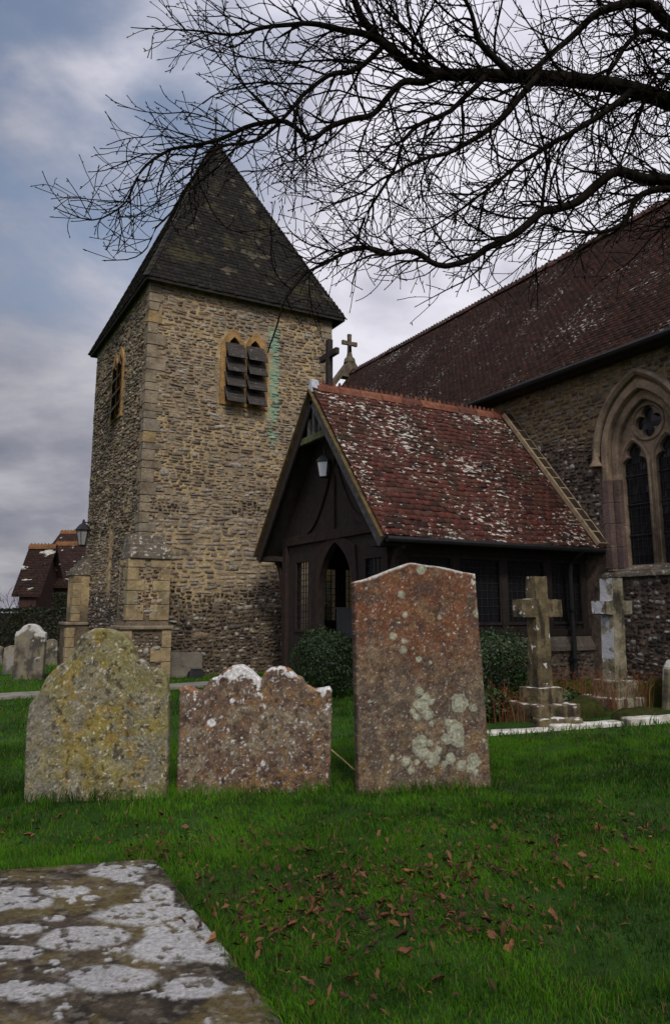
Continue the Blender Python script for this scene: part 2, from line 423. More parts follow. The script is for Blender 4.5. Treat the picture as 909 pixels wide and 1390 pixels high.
# ------------------------------------------------------------------ rows of tiles
def tile_rows(rows, nrm, up, along, tw, gauge, thick, jit=0.006, seed=0):
    """rows: (point at the left end of the row's lower edge, length); every tile is an island of its own"""
    r = np.random.default_rng(seed); V = []
    nrm, up, along = (np.asarray(v, float) for v in (nrm, up, along))
    for k, (p, L) in enumerate(rows):
        p = np.asarray(p, float)
        st = np.arange(-(k % 2)*tw/2, L, tw)+r.normal(0, jit*0.6, len(np.arange(-(k % 2)*tw/2, L, tw)))
        a = np.clip(st, 0, L); b = np.clip(st+tw*0.965, 0, L); ok = b-a > 0.02; a, b = a[ok], b[ok]
        n = len(a)
        if not n: continue
        lo = r.normal(0, jit, n); tip = thick+np.abs(r.normal(0, jit, n)); sk = r.normal(0, jit, n)
        for A, U, N in ((a, lo-sk, tip), (b, lo+sk, tip+r.normal(0, jit*0.5, n)), (b, np.full(n, gauge*1.5), np.full(n, 0.004)), (a, np.full(n, gauge*1.5), np.full(n, 0.004)),
                        (a, lo-sk, tip-thick), (b, lo+sk, tip-thick)):
            V.append((k, p+along*A[:, None]+up*U[:, None]+nrm*N[:, None]))
    out = []; F = []; base = 0
    i = 0
    while i < len(V):
        n = len(V[i][1]); blk = np.stack([V[i+j][1] for j in range(6)], 1).reshape(-1, 3); out.append(blk)
        b0 = base+np.arange(n)*6
        for q in ((0, 1, 2, 3), (4, 5, 1, 0), (4, 0, 3, 3), (5, 2, 1, 1)):
            F.append(np.stack([b0+j for j in q], 1))
        base += n*6; i += 6
    quads = np.concatenate([f for f in F if f[0][2] != f[0][3]]); tris = np.concatenate([f[:, :3] for f in F if f[0][2] == f[0][3]])
    return np.concatenate(out), [quads, tris]
def join_np(parts):
    V = []; P = {}; b = 0
    for v, ps in parts:
        V.append(v)
        for p in ps: P.setdefault(p.shape[1], []).append(p+b)
        b += len(v)
    return np.concatenate(V), [np.concatenate(p) for p in P.values()]

# ------------------------------------------------------------------ ground, path
def ground_mat():
    m = NT('turf_soil', 0.95, 0.1)
    c = m.ramp(m.noise(2.2, 6, rough=0.65), (0.3, (.014, .034, .006)), (0.55, (.026, .066, .010)), (0.75, (.042, .092, .015)))
    c = m.mix(m.sm(m.noise(0.9, 5), 0.58, 0.70, 0, 0.7), c, (.035, .024, .012))
    m.col(c); m.bump(m.noise(40, 6, rough=0.7), 0.03); return m.m
gx = np.unique(np.concatenate([np.linspace(-600, -20, 15), np.linspace(-20, 50, 141), np.linspace(50, 700, 15)]))
gy = np.unique(np.concatenate([np.linspace(-500, -10, 12), np.linspace(-10, 60, 141), np.linspace(60, 900, 18)]))
GX, GY = np.meshgrid(gx, gy, indexing='ij')
nx, ny = GX.shape; idx = np.arange(nx*ny).reshape(nx, ny)
q = np.stack([idx[:-1, :-1], idx[1:, :-1], idx[1:, 1:], idx[:-1, 1:]], -1).reshape(-1, 4)
g = mesh_np('ground', np.stack([GX, GY, gz(GX, GY)], -1).reshape(-1, 3), [q], ground_mat(), smooth=True)
tag(g, 'short mown churchyard lawn running up to the church walls', 'ground', kind='structure')
m = NT('path_concrete', 0.9, 0.2); m.col(m.ramp(m.noise(4, 6), (0.3, (.13, .12, .10)), (0.7, (.24, .22, .19)))); m.bump(m.noise(40, 4), 0.01)
b = MB(); px_ = np.linspace(-8, 6.6, 40); py_ = 12.85+(px_+8)*0.035+0.05*np.sin(px_*1.3)
for i in range(39):
    a0 = (px_[i], py_[i]); a1 = (px_[i+1], py_[i+1])
    zt = [float(gz(*a0))+0.045, float(gz(*a1))+0.045]
    b.add([(a0[0], a0[1], zt[0]), (a1[0], a1[1], zt[1]), (a1[0], a1[1]+0.62, zt[1]), (a0[0], a0[1]+0.62, zt[0])], [(0, 1, 2, 3)])
    b.add([(a0[0], a0[1], zt[0]), (a1[0], a1[1], zt[1]), (a1[0], a1[1], zt[1]-0.1), (a0[0], a0[1], zt[0]-0.1)], [(0, 1, 2, 3)])
tag(b.build('path', m.m, weld=True), 'narrow pale path crossing the lawn to the porch', 'path', kind='structure')

# ------------------------------------------------------------------ church tower
TX0, TX1, TY0, TY1, TZ = 4.13, 8.78, 15.8, 21.35, 8.74
tower = thing('church_tower', 'square rubble stone church tower with shingled pyramid roof', 'tower', (TX0, TY0, -0.1))
mF = lambda u, v, w=0.0: (u, TY0+w, v)           # the south face
mL = lambda u, v, w=0.0: (TX0+w, u, v)           # the west face
def lancets(c):                                   # outlines of the two lights and of their shared surround
    l = [arch(c+s*0.265, 0.205, 6.12, 7.30, 0.42, 10, cusp=0.055) for s in (-1, 1)]
    sur = [(c-0.60, 6.04)]
    for s in (-1, 1):
        a = arch(c+s*0.285, 0.315, 7.2, 7.30, 0.62, 10)[1:-1]; sur += a if s < 0 else a[1:]
    sur += [(c+0.60, 6.04)]
    return l, sur
lF, sF = lancets(6.43); lL, sL = lancets(18.55)
b = MB()
b.panel([(TX0, -0.3), (TX1, -0.3), (TX1, TZ), (TX0, TZ)], [sF], mF)
slit = [(18.28, 1.85), (18.28, 3.3), (18.40, 3.42), (18.52, 3.3), (18.52, 1.85)]
b.panel([(TY0, -0.3), (TY1, -0.3), (TY1, TZ), (TY0, TZ)], [sL, slit], mL)
b.reveal(slit, mL, 0, 0.45)
b.add([(TX1, TY0, -0.3), (TX1, TY1, -0.3), (TX1, TY1, TZ), (TX1, TY0, TZ)], [(0, 1, 2, 3)])
b.add([(TX0, TY1, -0.3), (TX1, TY1, -0.3), (TX1, TY1, TZ), (TX0, TY1, TZ)], [(0, 1, 2, 3)])
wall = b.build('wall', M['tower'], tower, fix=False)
def inside(poly, x, y):
    c = np.zeros(x.shape, bool); n = len(poly)
    for i in range(n):
        x0, y0 = poly[i]; x1, y1 = poly[(i+1) % n]
        if y0 != y1: c ^= ((y0 > y) != (y1 > y)) & (x < (x1-x0)*(y-y0)/(y1-y0)+x0)
    return c
def rubble_face(mm, u0, u1, v0, v1, zone, seed, holes=(), clip=None, wave=.05):
    '''stones laid in uneven rows on a wall face: zone(u, v) -> row height, length, proud, roundness, colour list, fill'''
    r = np.random.default_rng(seed); V = []; F = []; T = []; v = v0
    K = 9
    while v < v1:
        hgt0 = zone((u0+u1)/2, v)[0]*r.choice([.75, .9, 1.0, 1.15, 1.5]); u = u0-r.random()*.2
        while u < u1:
            hz, ln, pr, rd, cols, fill = zone(u, v+hgt0/2); L = ln*np.exp(r.normal(0, .38)); cu = u+L/2; u += L
            nsub = max(1, int(round(hgt0/hz*r.uniform(.75, 1.3))))
            for sidx in range(nsub):
                hh = hgt0/nsub; cv = v+(sidx+.5)*hh+wave*(float(vnoise(np.array([cu*1.1]), np.array([v*.7]), seed)[0])-.5)*2.6+wave*(float(vnoise(np.array([cu*4.1]), np.array([v*3]), seed+1)[0])-.5)*.8+r.normal(0, .010)
                if r.random() > fill: continue
                a, b_ = L/2*r.uniform(.84, 1.03), hh/2*r.uniform(.55, 1.10)
                if r.random() < .035: a *= 1.25; b_ *= 1.6
                if cu-a < u0-.01 or cu+a > u1+.01 or cv-b_ < v0 or cv+b_ > v1: continue
                V.append((cu, cv, a, b_, pr*r.uniform(.25, 1.25), rd, r.integers(0, len(cols)))); T.append(np.array(cols[V[-1][6]])*r.uniform(.72, 1.25))
        v += hgt0
    D = np.array([t[:6] for t in V]); T = np.array(T)
    keep = np.ones(len(D), bool)
    for h_, gr_ in holes:
        c = np.mean(h_, axis=0); hp_ = [(c[0]+(x-c[0])*(1+gr_), c[1]+(y-c[1])*(1+gr_*.5)) for x, y in h_]
        for su, sv in ((0, 0), (-1, 0), (1, 0), (0, 1), (0, -1)): keep &= ~inside(hp_, D[:, 0]+su*D[:, 2]*.8, D[:, 1]+sv*D[:, 3]*.8)
    if clip is not None: keep &= clip(D[:, 0], D[:, 1])
    D, T = D[keep], T[keep]; n = len(D)
    th = np.linspace(0, 2*np.pi, K, endpoint=False)[None, :]+r.normal(0, .10, (n, K)); e_ = (2.0/(2.0+4.0*(1-D[:, 5])))[:, None]
    cx_ = np.sign(np.cos(th))*np.abs(np.cos(th))**e_; sx_ = np.sign(np.sin(th))*np.abs(np.sin(th))**e_
    jr = r.uniform(.82, 1.06, (n, K)); U = D[:, 0:1]+D[:, 2:3]*cx_*jr; Vv = D[:, 1:2]+D[:, 3:4]*sx_*jr; sk = r.normal(0, .06, (n, 1)); Vv = Vv+(U-D[:, 0:1])*sk
    ins = r.uniform(.70, .86, (n, K)); tilt = r.normal(0, .10, (n, 2))
    U2 = D[:, 0:1]+(U-D[:, 0:1])*ins; V2 = D[:, 1:2]+(Vv-D[:, 1:2])*ins; pz = D[:, 4:5]*(1+tilt[:, 0:1]*(U2-D[:, 0:1])/D[:, 2:3]*3+tilt[:, 1:2]*(V2-D[:, 1:2])/D[:, 3:4]*3)*r.uniform(.75, 1.0, (n, K))
    P0 = np.stack(mm(U, Vv, np.full_like(U, .012)+0*U), -1) if False else None
    def M3(u_, v_, w_): q = mm(u_, v_, w_); return np.stack([np.broadcast_to(np.asarray(k_, float), u_.shape) for k_ in q], -1)
    R0, R1 = M3(U, Vv, np.full(U.shape, .01)), M3(U2, V2, -pz); C0 = M3(D[:, 0:1], D[:, 1:2], -D[:, 4:5]*1.05)
    A = np.concatenate([R0, R1, C0], 1); base_ = np.arange(n)[:, None]*(2*K+1); j = np.arange(K)[None, :]; j2 = (j+1) % K
    q = np.stack([base_+j, base_+j2, base_+K+j2, base_+K+j], -1).reshape(-1, 4); t3 = np.stack([base_+K+j, base_+K+j2, base_+2*K+0*j], -1).reshape(-1, 3)
    return A.reshape(-1, 3), [q, t3], np.repeat(T, 2*K+1, 0)
RUB = [(.175, .135, .095), (.225, .180, .130), (.26, .215, .160), (.20, .158, .108), (.235, .21, .175), (.29, .225, .140), (.13, .10, .078), (.21, .145, .10), (.28, .26, .225)]
BLK = [(.24, .20, .155), (.26, .22, .165), (.22, .18, .14), (.29, .235, .155), (.20, .17, .14), (.25, .21, .17)]
FLN = [(.050, .042, .038), (.085, .066, .052), (.12, .092, .068), (.065, .055, .048), (.15, .115, .085), (.10, .085, .072), (.30, .28, .25), (.17, .13, .085)]
MIXF = RUB[:4]+FLN
def zone_front(u, v):
    w = float(vnoise(np.array([u*1.1+5]), np.array([v*1.5]), 77)[0]); vv = v+.5*(w-.5)
    if vv < 1.85: return (.080, .105, .035, .75, FLN, .96)
    if 3.55 < vv < 4.45 and w > .42: return (.072, .10, .036, .7, MIXF, .86)
    if vv < 3.75: return (.118, .24, .022, .18, BLK, .97)
    if vv < 5.1 and w > .30: return (.078, .175, .025, .45, RUB, .80)
    return (.076, .185, .023, .30, RUB, .97)
def zone_side(u, v):
    w = float(vnoise(np.array([u*.9+9]), np.array([v*1.1]), 78)[0])
    if v+.5*(w-.5) < 1.7: return (.080, .11, .035, .75, FLN, .95)
    return (.080, .17, .040, .5, RUB[:5]+FLN[1:6], .93) if w > .45 else (.078, .21, .038, .4, RUB, .93)
pts_ = [rubble_face(mF, TX0+.02, TX1-.02, -.15, TZ-.15, zone_front, 61, [(sF, .06)]),
        rubble_face(mL, TY0+.02, TY1-.02, -.15, TZ-.15, zone_side, 62, [(sL, .06), (slit, .3)])]
Vv_, Pp_ = join_np([(a, p) for a, p, _ in pts_])
mesh_np('facing_stones', Vv_, Pp_, facing('tower_stones', True), tower, attrs={'tone': np.concatenate([t for *_, t in pts_])})
b = MB(); b.box(TX0+0.47, TX1-0.47, TY0+0.47, TY1-0.47, 0, TZ-0.1); b.build('shade_backing', M['void'], tower)  # near-black box, its colour stands in for the dark inside the tower
for (lights, sur, mm, c) in ((lF, sF, mF, 6.43), (lL, sL, mL, 18.55)):
    fr = MB(); fr.slab(sur, lights, mm, -0.040, 0.30); fo = fr.build('belfry_window', M['buff'], tower, weld=True, bevel=0.012)
    for li, s in enumerate((-1, 1)):
        for k in range(4):
            z0 = 6.08+k*0.36; u0, u1 = c+s*0.265-0.235, c+s*0.265+0.235
            w = 0.06 if k == 3 else 0.0
            q = MB(); jz = random.uniform(-.015, .015); ju = random.uniform(-.012, .012)
            for (za, zb, wa, wb) in ((z0-0.02+jz, z0+0.40, -0.27, -0.02),):
                P = []
                for uu in (u0+ju, u1+ju):
                    P += [mm(uu, za, wa), mm(uu, za+0.012, wa-0.030), mm(uu, zb, wb-0.022), mm(uu, zb, wb)]
                q.add(P, [(0, 1, 2, 3), (7, 6, 5, 4), (0, 4, 5, 1), (1, 5, 6, 2), (2, 6, 7, 3), (3, 7, 4, 0)])
            q.build('louvre', M['louvre'], fo, bevel=0.004)
# quoins: long and short corner stones, a little proud
def quoins(x, y, sx, sy, z0, z1, w1, w2, mat, seed, parent, pr=0.012):
    r = np.random.default_rng(seed); q = MB(); z = z0; k = 0
    while z < z1-0.1:
        h = r.uniform(0.14, 0.32); h = min(h, z1-z); a, c_ = (w1, w2) if k % 2 else (w2, w1); a *= r.uniform(.75, 1.15); c_ *= r.uniform(.75, 1.15)
        p = pr+r.uniform(-.005, .006)
        xs = sorted((x-sx*p, x+sx*a)); ys = sorted((y-sy*p, y+sy*c_))
        q.box(xs[0], xs[1], ys[0], ys[1], z+0.006, z+h-0.006); z += h; k += 1
    return q.build('quoins', mat, parent, bevel=0.012)
quoins(TX0, TY0, 1, 1, 2.75, TZ-0.02, 0.36, 0.24, M['quoin'], 1, tower, .030)
quoins(TX1, TY0, -1, 1, -0.2, TZ-0.02, 0.40, 0.24, M['quoin'], 2, tower, .030)
quoins(TX0, TY1, 1, -1, 2.75, TZ-0.02, 0.36, 0.24, M['quoin'], 3, tower)
# buttresses
def buttress_front(x0, x1, y, zb, name='buttress'):
    q = MB()
    q.box(x0-0.08, x1+0.05, y-0.06, TY0+0.05, -0.3, 0.98)
    q.hexa([(x0-0.08, y-0.06, 0.98), (x1+0.05, y-0.06, 0.98), (x1+0.05, TY0+0.05, 0.98), (x0-0.08, TY0+0.05, 0.98),
            (x0, y, 1.12), (x1, y, 1.12), (x1, TY0+0.05, 1.12), (x0, TY0+0.05, 1.12)])
    q.box(x0, x1, y, TY0+0.05, 1.12, zb)
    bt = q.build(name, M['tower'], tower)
    ps_ = [rubble_face(lambda u, v, w=0.0: (u, y+w, v), x0+.05, x1-.05, 1.14, zb-.02, lambda u, v: (.085, .11, .026, .6, FLN[1:]+RUB, .95), 64),
           rubble_face(lambda u, v, w=0.0: (u, y-.06+w, v), x0-.05, x1+.02, -.2, .94, lambda u, v: (.085, .11, .026, .6, FLN[1:]+RUB, .95), 65),
           rubble_face(lambda u, v, w=0.0: (x0+w, u, v), y+.05, TY0-.05, 1.14, zb-.02, lambda u, v: (.085, .11, .026, .6, FLN[1:]+RUB, .95), 66),
           rubble_face(lambda u, v, w=0.0: (x0-.08+w, u, v), y, TY0-.05, -.2, .94, lambda u, v: (.085, .11, .026, .6, FLN[1:]+RUB, .95), 67)]
    a_, p_ = join_np([(i_, j_) for i_, j_, _ in ps_]); mesh_np('facing_stones', a_, p_, facing('buttress_stones'), bt, attrs={'tone': np.concatenate([k_ for *_, k_ in ps_])})
    e_ = MB(); e_.box(x0-0.15, x1+0.11, y-0.13, TY0, 0.955, 1.03); e_.build('ledge', M['quoin'], bt, bevel=0.02)
    # weathered cap of stepped stone slates
    c = MB(); n = 5
    for k in range(n):
        f0, f1 = k/n, (k+1)/n; ins = 0.02+0.05*f0
        c.box(x0-0.05+ins*2.2, x1+0.05-ins*0.6, lerp(y-0.07, TY0-0.05, f0), TY0+0.02, zb+f0*0.50, zb+f1*0.50+0.035)
    c.build('weathering', M['weather'], bt, bevel=0.018)
    r = np.random.default_rng(5); qa, qb = MB(), MB(); z = 1.13; k = 0
    while z < zb-0.05:
        h = min(r.uniform(.2, .34), zb-z)
        w = .20 if k % 2 else .32
        qa.box(x0-0.024, x0+w, y-0.024, y+(.36 if k % 2 else .2), z+.004, z+h-.004)
        qb.box(x1-(.22 if k % 2 else .36)*r.uniform(.8, 1.1), x1+0.024, y-0.025, y+.25, z+.004, z+h-.004); z += h; k += 1
    z = -0.25; k = 0
    while z < 0.95:
        h = min(r.uniform(.22, .36), 0.955-z)
        qa.box(x0-0.104, x0+(.10 if k % 2 else .22), y-0.084, y+.2, z+.004, z+h-.004)
        qb.box(x1-(.12 if k % 2 else .34), x1+0.074, y-0.085, y+.2, z+.004, z+h-.004); z += h; k += 1
    for q_ in (qa, qb): q_.build('corner_stones', M['butt'], bt, bevel=0.012)
    return bt
def weathering_mat():
    m = NT('weathered_slate_stone', 0.9, 0.2)
    c = m.ramp(m.noise(5, 6, rough=0.7), (0.3, (.05, .042, .034)), (0.6, (.14, .12, .09)), (0.8, (.2, .17, .12)))
    c = m.mix(m.sm(m.noise(13, 5, rough=0.6), 0.56, 0.63, 0, 0.9), c, (.46, .44, .39)); m.col(c); m.bump(m.noise(16, 6), 0.03); return m.m
M['weather'] = weathering_mat(); M['butt'] = ashlar('buttress_stone', (.32, .245, .135), blot=0.5)
buttress_front(3.76, 4.58, 15.05, 2.36)
q = MB(); q.box(3.70, TX0+.05, 20.5, 21.30, .98, 2.25); q.box(3.58, TX0+.05, 20.42, 21.38, -.3, .98)
q.hexa([(3.70, 20.5, 2.25), (TX0+.02, 20.5, 2.25), (TX0+.02, 21.3, 2.25), (3.70, 21.3, 2.25), (TX0, 20.5, 2.72), (TX0+.02, 20.5, 2.72), (TX0+.02, 21.3, 2.72), (TX0, 21.3, 2.72)])
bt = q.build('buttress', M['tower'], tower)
q = MB(); q.box(3.53, TX0, 20.37, 21.42, .96, 1.04); q.build('ledge', M['quoin'], bt, bevel=.02)
q = MB()
for k in range(6): q.box(3.688, 3.9, 20.488, 20.7+.1*(k % 2), 1.06+k*.2, 1.25+k*.2)
q.build('corner_stones', M['butt'], bt, bevel=.012); q = MB()
for k in range(4): q.box(3.568, 3.78, 20.408, 20.6+.12*(k % 2), -.1+k*.25, .14+k*.25)
q.build('corner_stones', M['butt'], bt, bevel=.012)
q = MB(); n = 5
for k in range(n): q.box(lerp(3.64, TX0-.04, k/n), TX0+.02, 20.46, 21.34, 2.25+k*.10, 2.38+k*.10)
q.build('weathering', M['weather'], bt, bevel=.015)
# roof: shingled pyramid with a bell-cast eave
AX, AY, AZ = (TX0+TX1)/2+0.06, (TY0+TY1)/2, 14.36
OV = 0.23
prof = [(1.0, TZ-0.06), (0.825, TZ+0.95), (0.045, AZ)]     # fraction of the half width, height
hx, hy = (TX1-TX0)/2+OV, (TY1-TY0)/2+OV
def ring(f, z): return [(AX-hx*f, AY-hy*f, z), (AX+hx*f, AY-hy*f, z), (AX+hx*f, AY+hy*f, z), (AX-hx*f, AY+hy*f, z)]
b = MB(); rs = [ring(*p) for p in prof]+[ring(0.002, AZ+0.12)]
for r0, r1 in zip(rs, rs[1:]):
    for i in range(4): j = (i+1) % 4; b.add([r0[i], r0[j], r1[j], r1[i]], [(0, 1, 2, 3)])
inner = [(TX0-.02, TY0-.02, TZ-0.03), (TX1+.02, TY0-.02, TZ-0.03), (TX1+.02, TY1+.02, TZ-0.03), (TX0-.02, TY1+.02, TZ-0.03)]
lowr = ring(0.998, TZ-0.12)
for i in range(4):
    j = (i+1) % 4; b.add([rs[0][i], rs[0][j], lowr[j], lowr[i]], [(0, 1, 2, 3)]); b.add([lowr[i], lowr[j], inner[j], inner[i]], [(0, 1, 2, 3)])
roof = b.build('roof', M['soffit'], tower)
parts = []
for side in range(4):
    for (f0, z0), (f1, z1), sd_ in ((prof[0], prof[1], 11), (prof[1], prof[2], 12)):
        A0, B0 = np.array(ring(f0, z0)[side]), np.array(ring(f0, z0)[(side+1) % 4])
        A1, B1 = np.array(ring(f1, z1)[side]), np.array(ring(f1, z1)[(side+1) % 4])
        al = (B0-A0)/np.linalg.norm(B0-A0); mid = (A1+B1)/2-(A0+B0)/2; H_ = np.linalg.norm(mid); up = mid/H_; nr = np.cross(al, up)
        nrow = max(1, int(round(H_/0.125))); rows = []
        for k in range(nrow):
            t = k/nrow; a = lerp(A0, A1, t); e2 = lerp(B0, B1, t); rows.append((a+nr*0.01, np.linalg.norm(e2-a)))
        parts.append(tile_rows(rows, nr, up, al, 0.15, H_/nrow, 0.016, 0.005, sd_+side*3))
V, P = join_np(parts); mesh_np('shingles', V, P, M['spire'], roof)
for i in range(4):
    hip = MB()
    pts = [np.array(r_[i]) for r_ in rs[:3]]
    for p0, p1 in zip(pts, pts[1:]):
        n = int(np.linalg.norm(p1-p0)/0.2)
        for k in range(n):
            a = lerp(p0, p1, k/n); c = lerp(p0, p1, (k+1.25)/n); out = np.array([a[0]-AX, a[1]-AY, 0.0]); out /= np.linalg.norm(out)+1e-6
            hip.bar(a+out*.030, c+out*.012, .13, .03, side=np.cross(out, (0, 0, 1)))
    hip.build('hip_tiles', M['spire'], roof)
b = MB(); b.lathe((AX, AY, AZ-0.12), [(.17, 0), (.10, .12), (.055, .30), (.05, .42), (.085, .47), (.03, .56), (.022, 1.05), (.05, 1.10), (.05, 1.16), (.014, 1.22), (.012, 1.62), (.001, 1.66)], 10)
b.bar((AX-.22, AY, AZ+1.30), (AX+.22, AY, AZ+1.30), .02, .02); b.bar((AX-.02, AY-.18, AZ+1.22), (AX-.02, AY+.18, AZ+1.22), .02, .02)
b.build('finial', M['black'], roof)

# ------------------------------------------------------------------ things at the tower's foot
lan = thing('wall_lantern', 'black hexagonal lantern on a bracket on the left side of the tower', 'lantern', (3.93, 20.2, 3.1))
b = MB(); b.bar((TX0+.02, 20.2, 3.62), (3.80, 20.2, 3.62), .03, .03); b.tube([(TX0+.01, 20.2, 3.25), (4.0, 20.2, 3.3), (3.85, 20.2, 3.45), (3.82, 20.2, 3.62)], .012, 6); b.build('bracket', M['black'], lan)
b = MB(); c0 = (3.80, 20.2, 2.98)
b.lathe(c0, [(.05, 0), (.09, .02), (.10, .05)], 6); b.lathe(c0, [(.20, .42), (.21, .44), (.10, .58), (.04, .62), (.03, .70), (.001, .73)], 6)
for k in range(6):
    a = k*math.pi/3; b.bar((c0[0]+.10*math.cos(a), c0[1]+.10*math.sin(a), c0[2]+.04), (c0[0]+.175*math.cos(a), c0[1]+.175*math.sin(a), c0[2]+.43), .014, .014)
b.build('frame', M['black'], lan)
gl = NT('lantern_glass', 0.25, 0.5); gl.col((.22, .22, .22))
b = MB(); b.lathe(c0, [(.085, .05), (.160, .42)], 6); b.build('glass', gl.m, lan)
st_ = NT('slab_stone', 0.9, 0.2); cc = st_.ramp(st_.noise(4, 6), (.3, (.085, .075, .062)), (.7, (.17, .155, .13)))
st_.col(st_.mix(st_.sm(st_.noise(9, 5), .6, .7, 0, .6), cc, (.05, .045, .04))); st_.bump(st_.noise(25, 5), .015)
b = MB(); z0 = float(gz(5, 15.6))
b.hexa([(4.72, 15.62, z0-.1), (5.58, 15.60, z0-.1), (5.58, 15.70, z0-.1), (4.72, 15.72, z0-.1), (4.73, 15.70, z0+.52), (5.57, 15.69, z0+.50), (5.57, 15.77, z0+.50), (4.73, 15.78, z0+.52)])
tag(b.build('memorial_slab', st_.m, bevel=.02), 'low blank grey stone slab leaning against the foot of the tower', 'stone slab')
b = MB(); b.hexa([(5.16, 15.28, z0), (5.50, 15.28, z0), (5.50, 15.5, z0), (5.16, 15.5, z0), (5.19, 15.31, z0+.17), (5.47, 15.31, z0+.17), (5.46, 15.48, z0+.13), (5.20, 15.48, z0+.13)])
b.box(5.22, 5.44, 15.30, 15.42, z0+.165, z0+.19)
tag(b.build('ground_box', M['black'], bevel=.02), 'small black box on the grass at the foot of the tower', 'box')

# ------------------------------------------------------------------ nave
NX, NY0, NY1 = 11.5, 1.0, 24.55           # plane of the near wall, its two ends
EX, EZ, RX, RZ = 11.12, 6.16, 14.5, 10.66
nave = thing('church_nave', 'long flint church nave with steep dark tiled roof and traceried window', 'church', (NX, NY1, 0))
mN = lambda u, v, w=0.0: (NX+w, u, v)
WC = 8.88                                  # centre of the window
open_o = arch(WC, 0.92, 2.06, 4.28, 1.30, 16)
b = MB()
b.panel([(NY0, -.3), (NY1, -.3), (NY1, 6.3), (NY0, 6.3)], [open_o], mN)
for yy in (NY0, NY1):
    b.add([(NX, yy, -.3), (2*RX-NX, yy, -.3), (2*RX-NX, yy, 6.5), (RX, yy, RZ-.05), (NX, yy, 6.5)], [(0, 1, 2, 3, 4)])
b.add([(2*RX-NX, NY0, -.3), (2*RX-NX, NY1, -.3), (2*RX-NX, NY1, 6.3), (2*RX-NX, NY0, 6.3)], [(0, 1, 2, 3)])
b.build('wall', M['flint'], nave, fix=False)
def zone_nave(u, v):
    w = float(vnoise(np.array([u*1.2+3]), np.array([v*1.3]), 79)[0]); vv = v+.6*(w-.5)
    if vv > 4.75: return (.095, .20, .030, .40, [tuple(k*.72 for k in c_) for c_ in RUB], .94)
    return (.088, .105, .034, .85, [(.030, .024, .022), (.055, .040, .033), (.085, .060, .046), (.040, .034, .032), (.11, .080, .060), (.075, .064, .056), (.26, .245, .23)], .93)
roofline = lambda u, v: ~((u > PC_-2.75) & (u < PC_+2.9) & (v < 5.75-(np.abs(u-PC_))*1.19))
PC_ = 12.41
a_, p_, t_ = rubble_face(mN, 2.0, 15.2, -.15, 6.1, zone_nave, 68, [(arch(WC, 1.0, 2.0, 4.28, 1.42, 16), .02)], clip=roofline)
mesh_np('facing_stones', a_, p_, facing('nave_stones'), nave, attrs={'tone': t_})
b = MB()
tk = 0.16
sl = np.array([RX-EX, 0, RZ-EZ]); sl /= np.linalg.norm(sl); nn = np.array([-sl[2], 0, sl[0]])
for s in (1, -1):
    f = lambda x, z: (x if s > 0 else 2*RX-x, z)
    e0, r0 = f(EX, EZ), f(RX, RZ); e1, r1 = f(EX+.14, EZ-.14), f(RX, RZ-.24); e0, r0 = (e0[0]+(.03 if s > 0 else -.03), e0[1]-.02), (r0[0], r0[1]-.04)
    b.hexa([(e1[0], NY0-.1, e1[1]), (r1[0], NY0-.1, r1[1]), (r1[0], NY1-.12, r1[1]), (e1[0], NY1-.12, e1[1]), (e0[0], NY0-.1, e0[1]), (r0[0], NY0-.1, r0[1]), (r0[0], NY1-.12, r0[1]), (e0[0], NY1-.12, e0[1])])
b.box(EX+.12, NX, NY0, NY1-.2, EZ-.12, EZ-.06)
nroof = b.build('roof', M['soffit'], nave)
L_ = math.hypot(RX-EX, RZ-EZ); n = int(L_/.105)
rows = [((EX+sl[0]*L_*k/n, NY1-.12, EZ+sl[2]*L_*k/n), NY1-.12-NY0) for k in range(n)]
V, P = tile_rows(rows, nn, sl, (0, -1, 0), .165, L_/n, .015, .005, 4)
# an old roof sags a little between its trusses
V[:, 2] += 0.02-0.030*np.sin((V[:, 1]-NY0)*math.pi/3.1)**2
mesh_np('tiles', V, P, M['nave_tile'], nroof)
def ridge_row(p0, p1, rad, ln, crest, mat, parent, name='ridge_tiles', drop=0.5, seed=0):
    p0 = np.asarray(p0, float); p1 = np.asarray(p1, float); d = p1-p0; L = np.linalg.norm(d); d /= L
    a = np.cross(d, (0, 0, 1)); r = np.random.default_rng(seed); q = MB(); n = int(L/ln); ln = L/n
    for k in range(n):
        c = p0+d*ln*k; jz = r.normal(0, .006)
        prof_ = [(-rad, -rad*drop*1.6), (-rad*.75, -rad*.15), (-rad*.3, rad*.35), (0, rad*.48), (rad*.3, rad*.35), (rad*.75, -rad*.15), (rad, -rad*drop*1.6)]
        vs_ = []
        for e_, sc_ in ((0.0, 1.06), (ln*.985, .98)):
            vs_ += [c+d*e_+a*u*sc_+np.array([0, 0, w+jz]) for u, w in prof_]
        vs_ += [c+d*0+a*u*1.06+np.array([0, 0, w+jz-.03]) for u, w in prof_]
        m_ = len(prof_)
        q.add(vs_, [(i, i+1, m_+i+1, m_+i) for i in range(m_-1)]+[(i+1, i, 2*m_+i, 2*m_+i+1) for i in range(m_-1)])
        for j in range(crest):
            e_ = ln*(j+.5)/crest; hw = ln/crest*.30
            z0 = rad*.44+jz; h = rad*(.50 if crest > 2 else .30)
            q.hexa([c+d*(e_-hw)-a*.015+np.array([0, 0, z0]), c+d*(e_+hw)-a*.015+np.array([0, 0, z0]), c+d*(e_+hw)+a*.015+np.array([0, 0, z0]), c+d*(e_-hw)+a*.015+np.array([0, 0, z0]),
                    c+d*(e_-hw*.4)-a*.012+np.array([0, 0, z0+h]), c+d*(e_+hw*.4)-a*.012+np.array([0, 0, z0+h]), c+d*(e_+hw*.4)+a*.012+np.array([0, 0, z0+h]), c+d*(e_-hw*.4)+a*.012+np.array([0, 0, z0+h])])
    return q.build(name, mat, parent, fix=False)
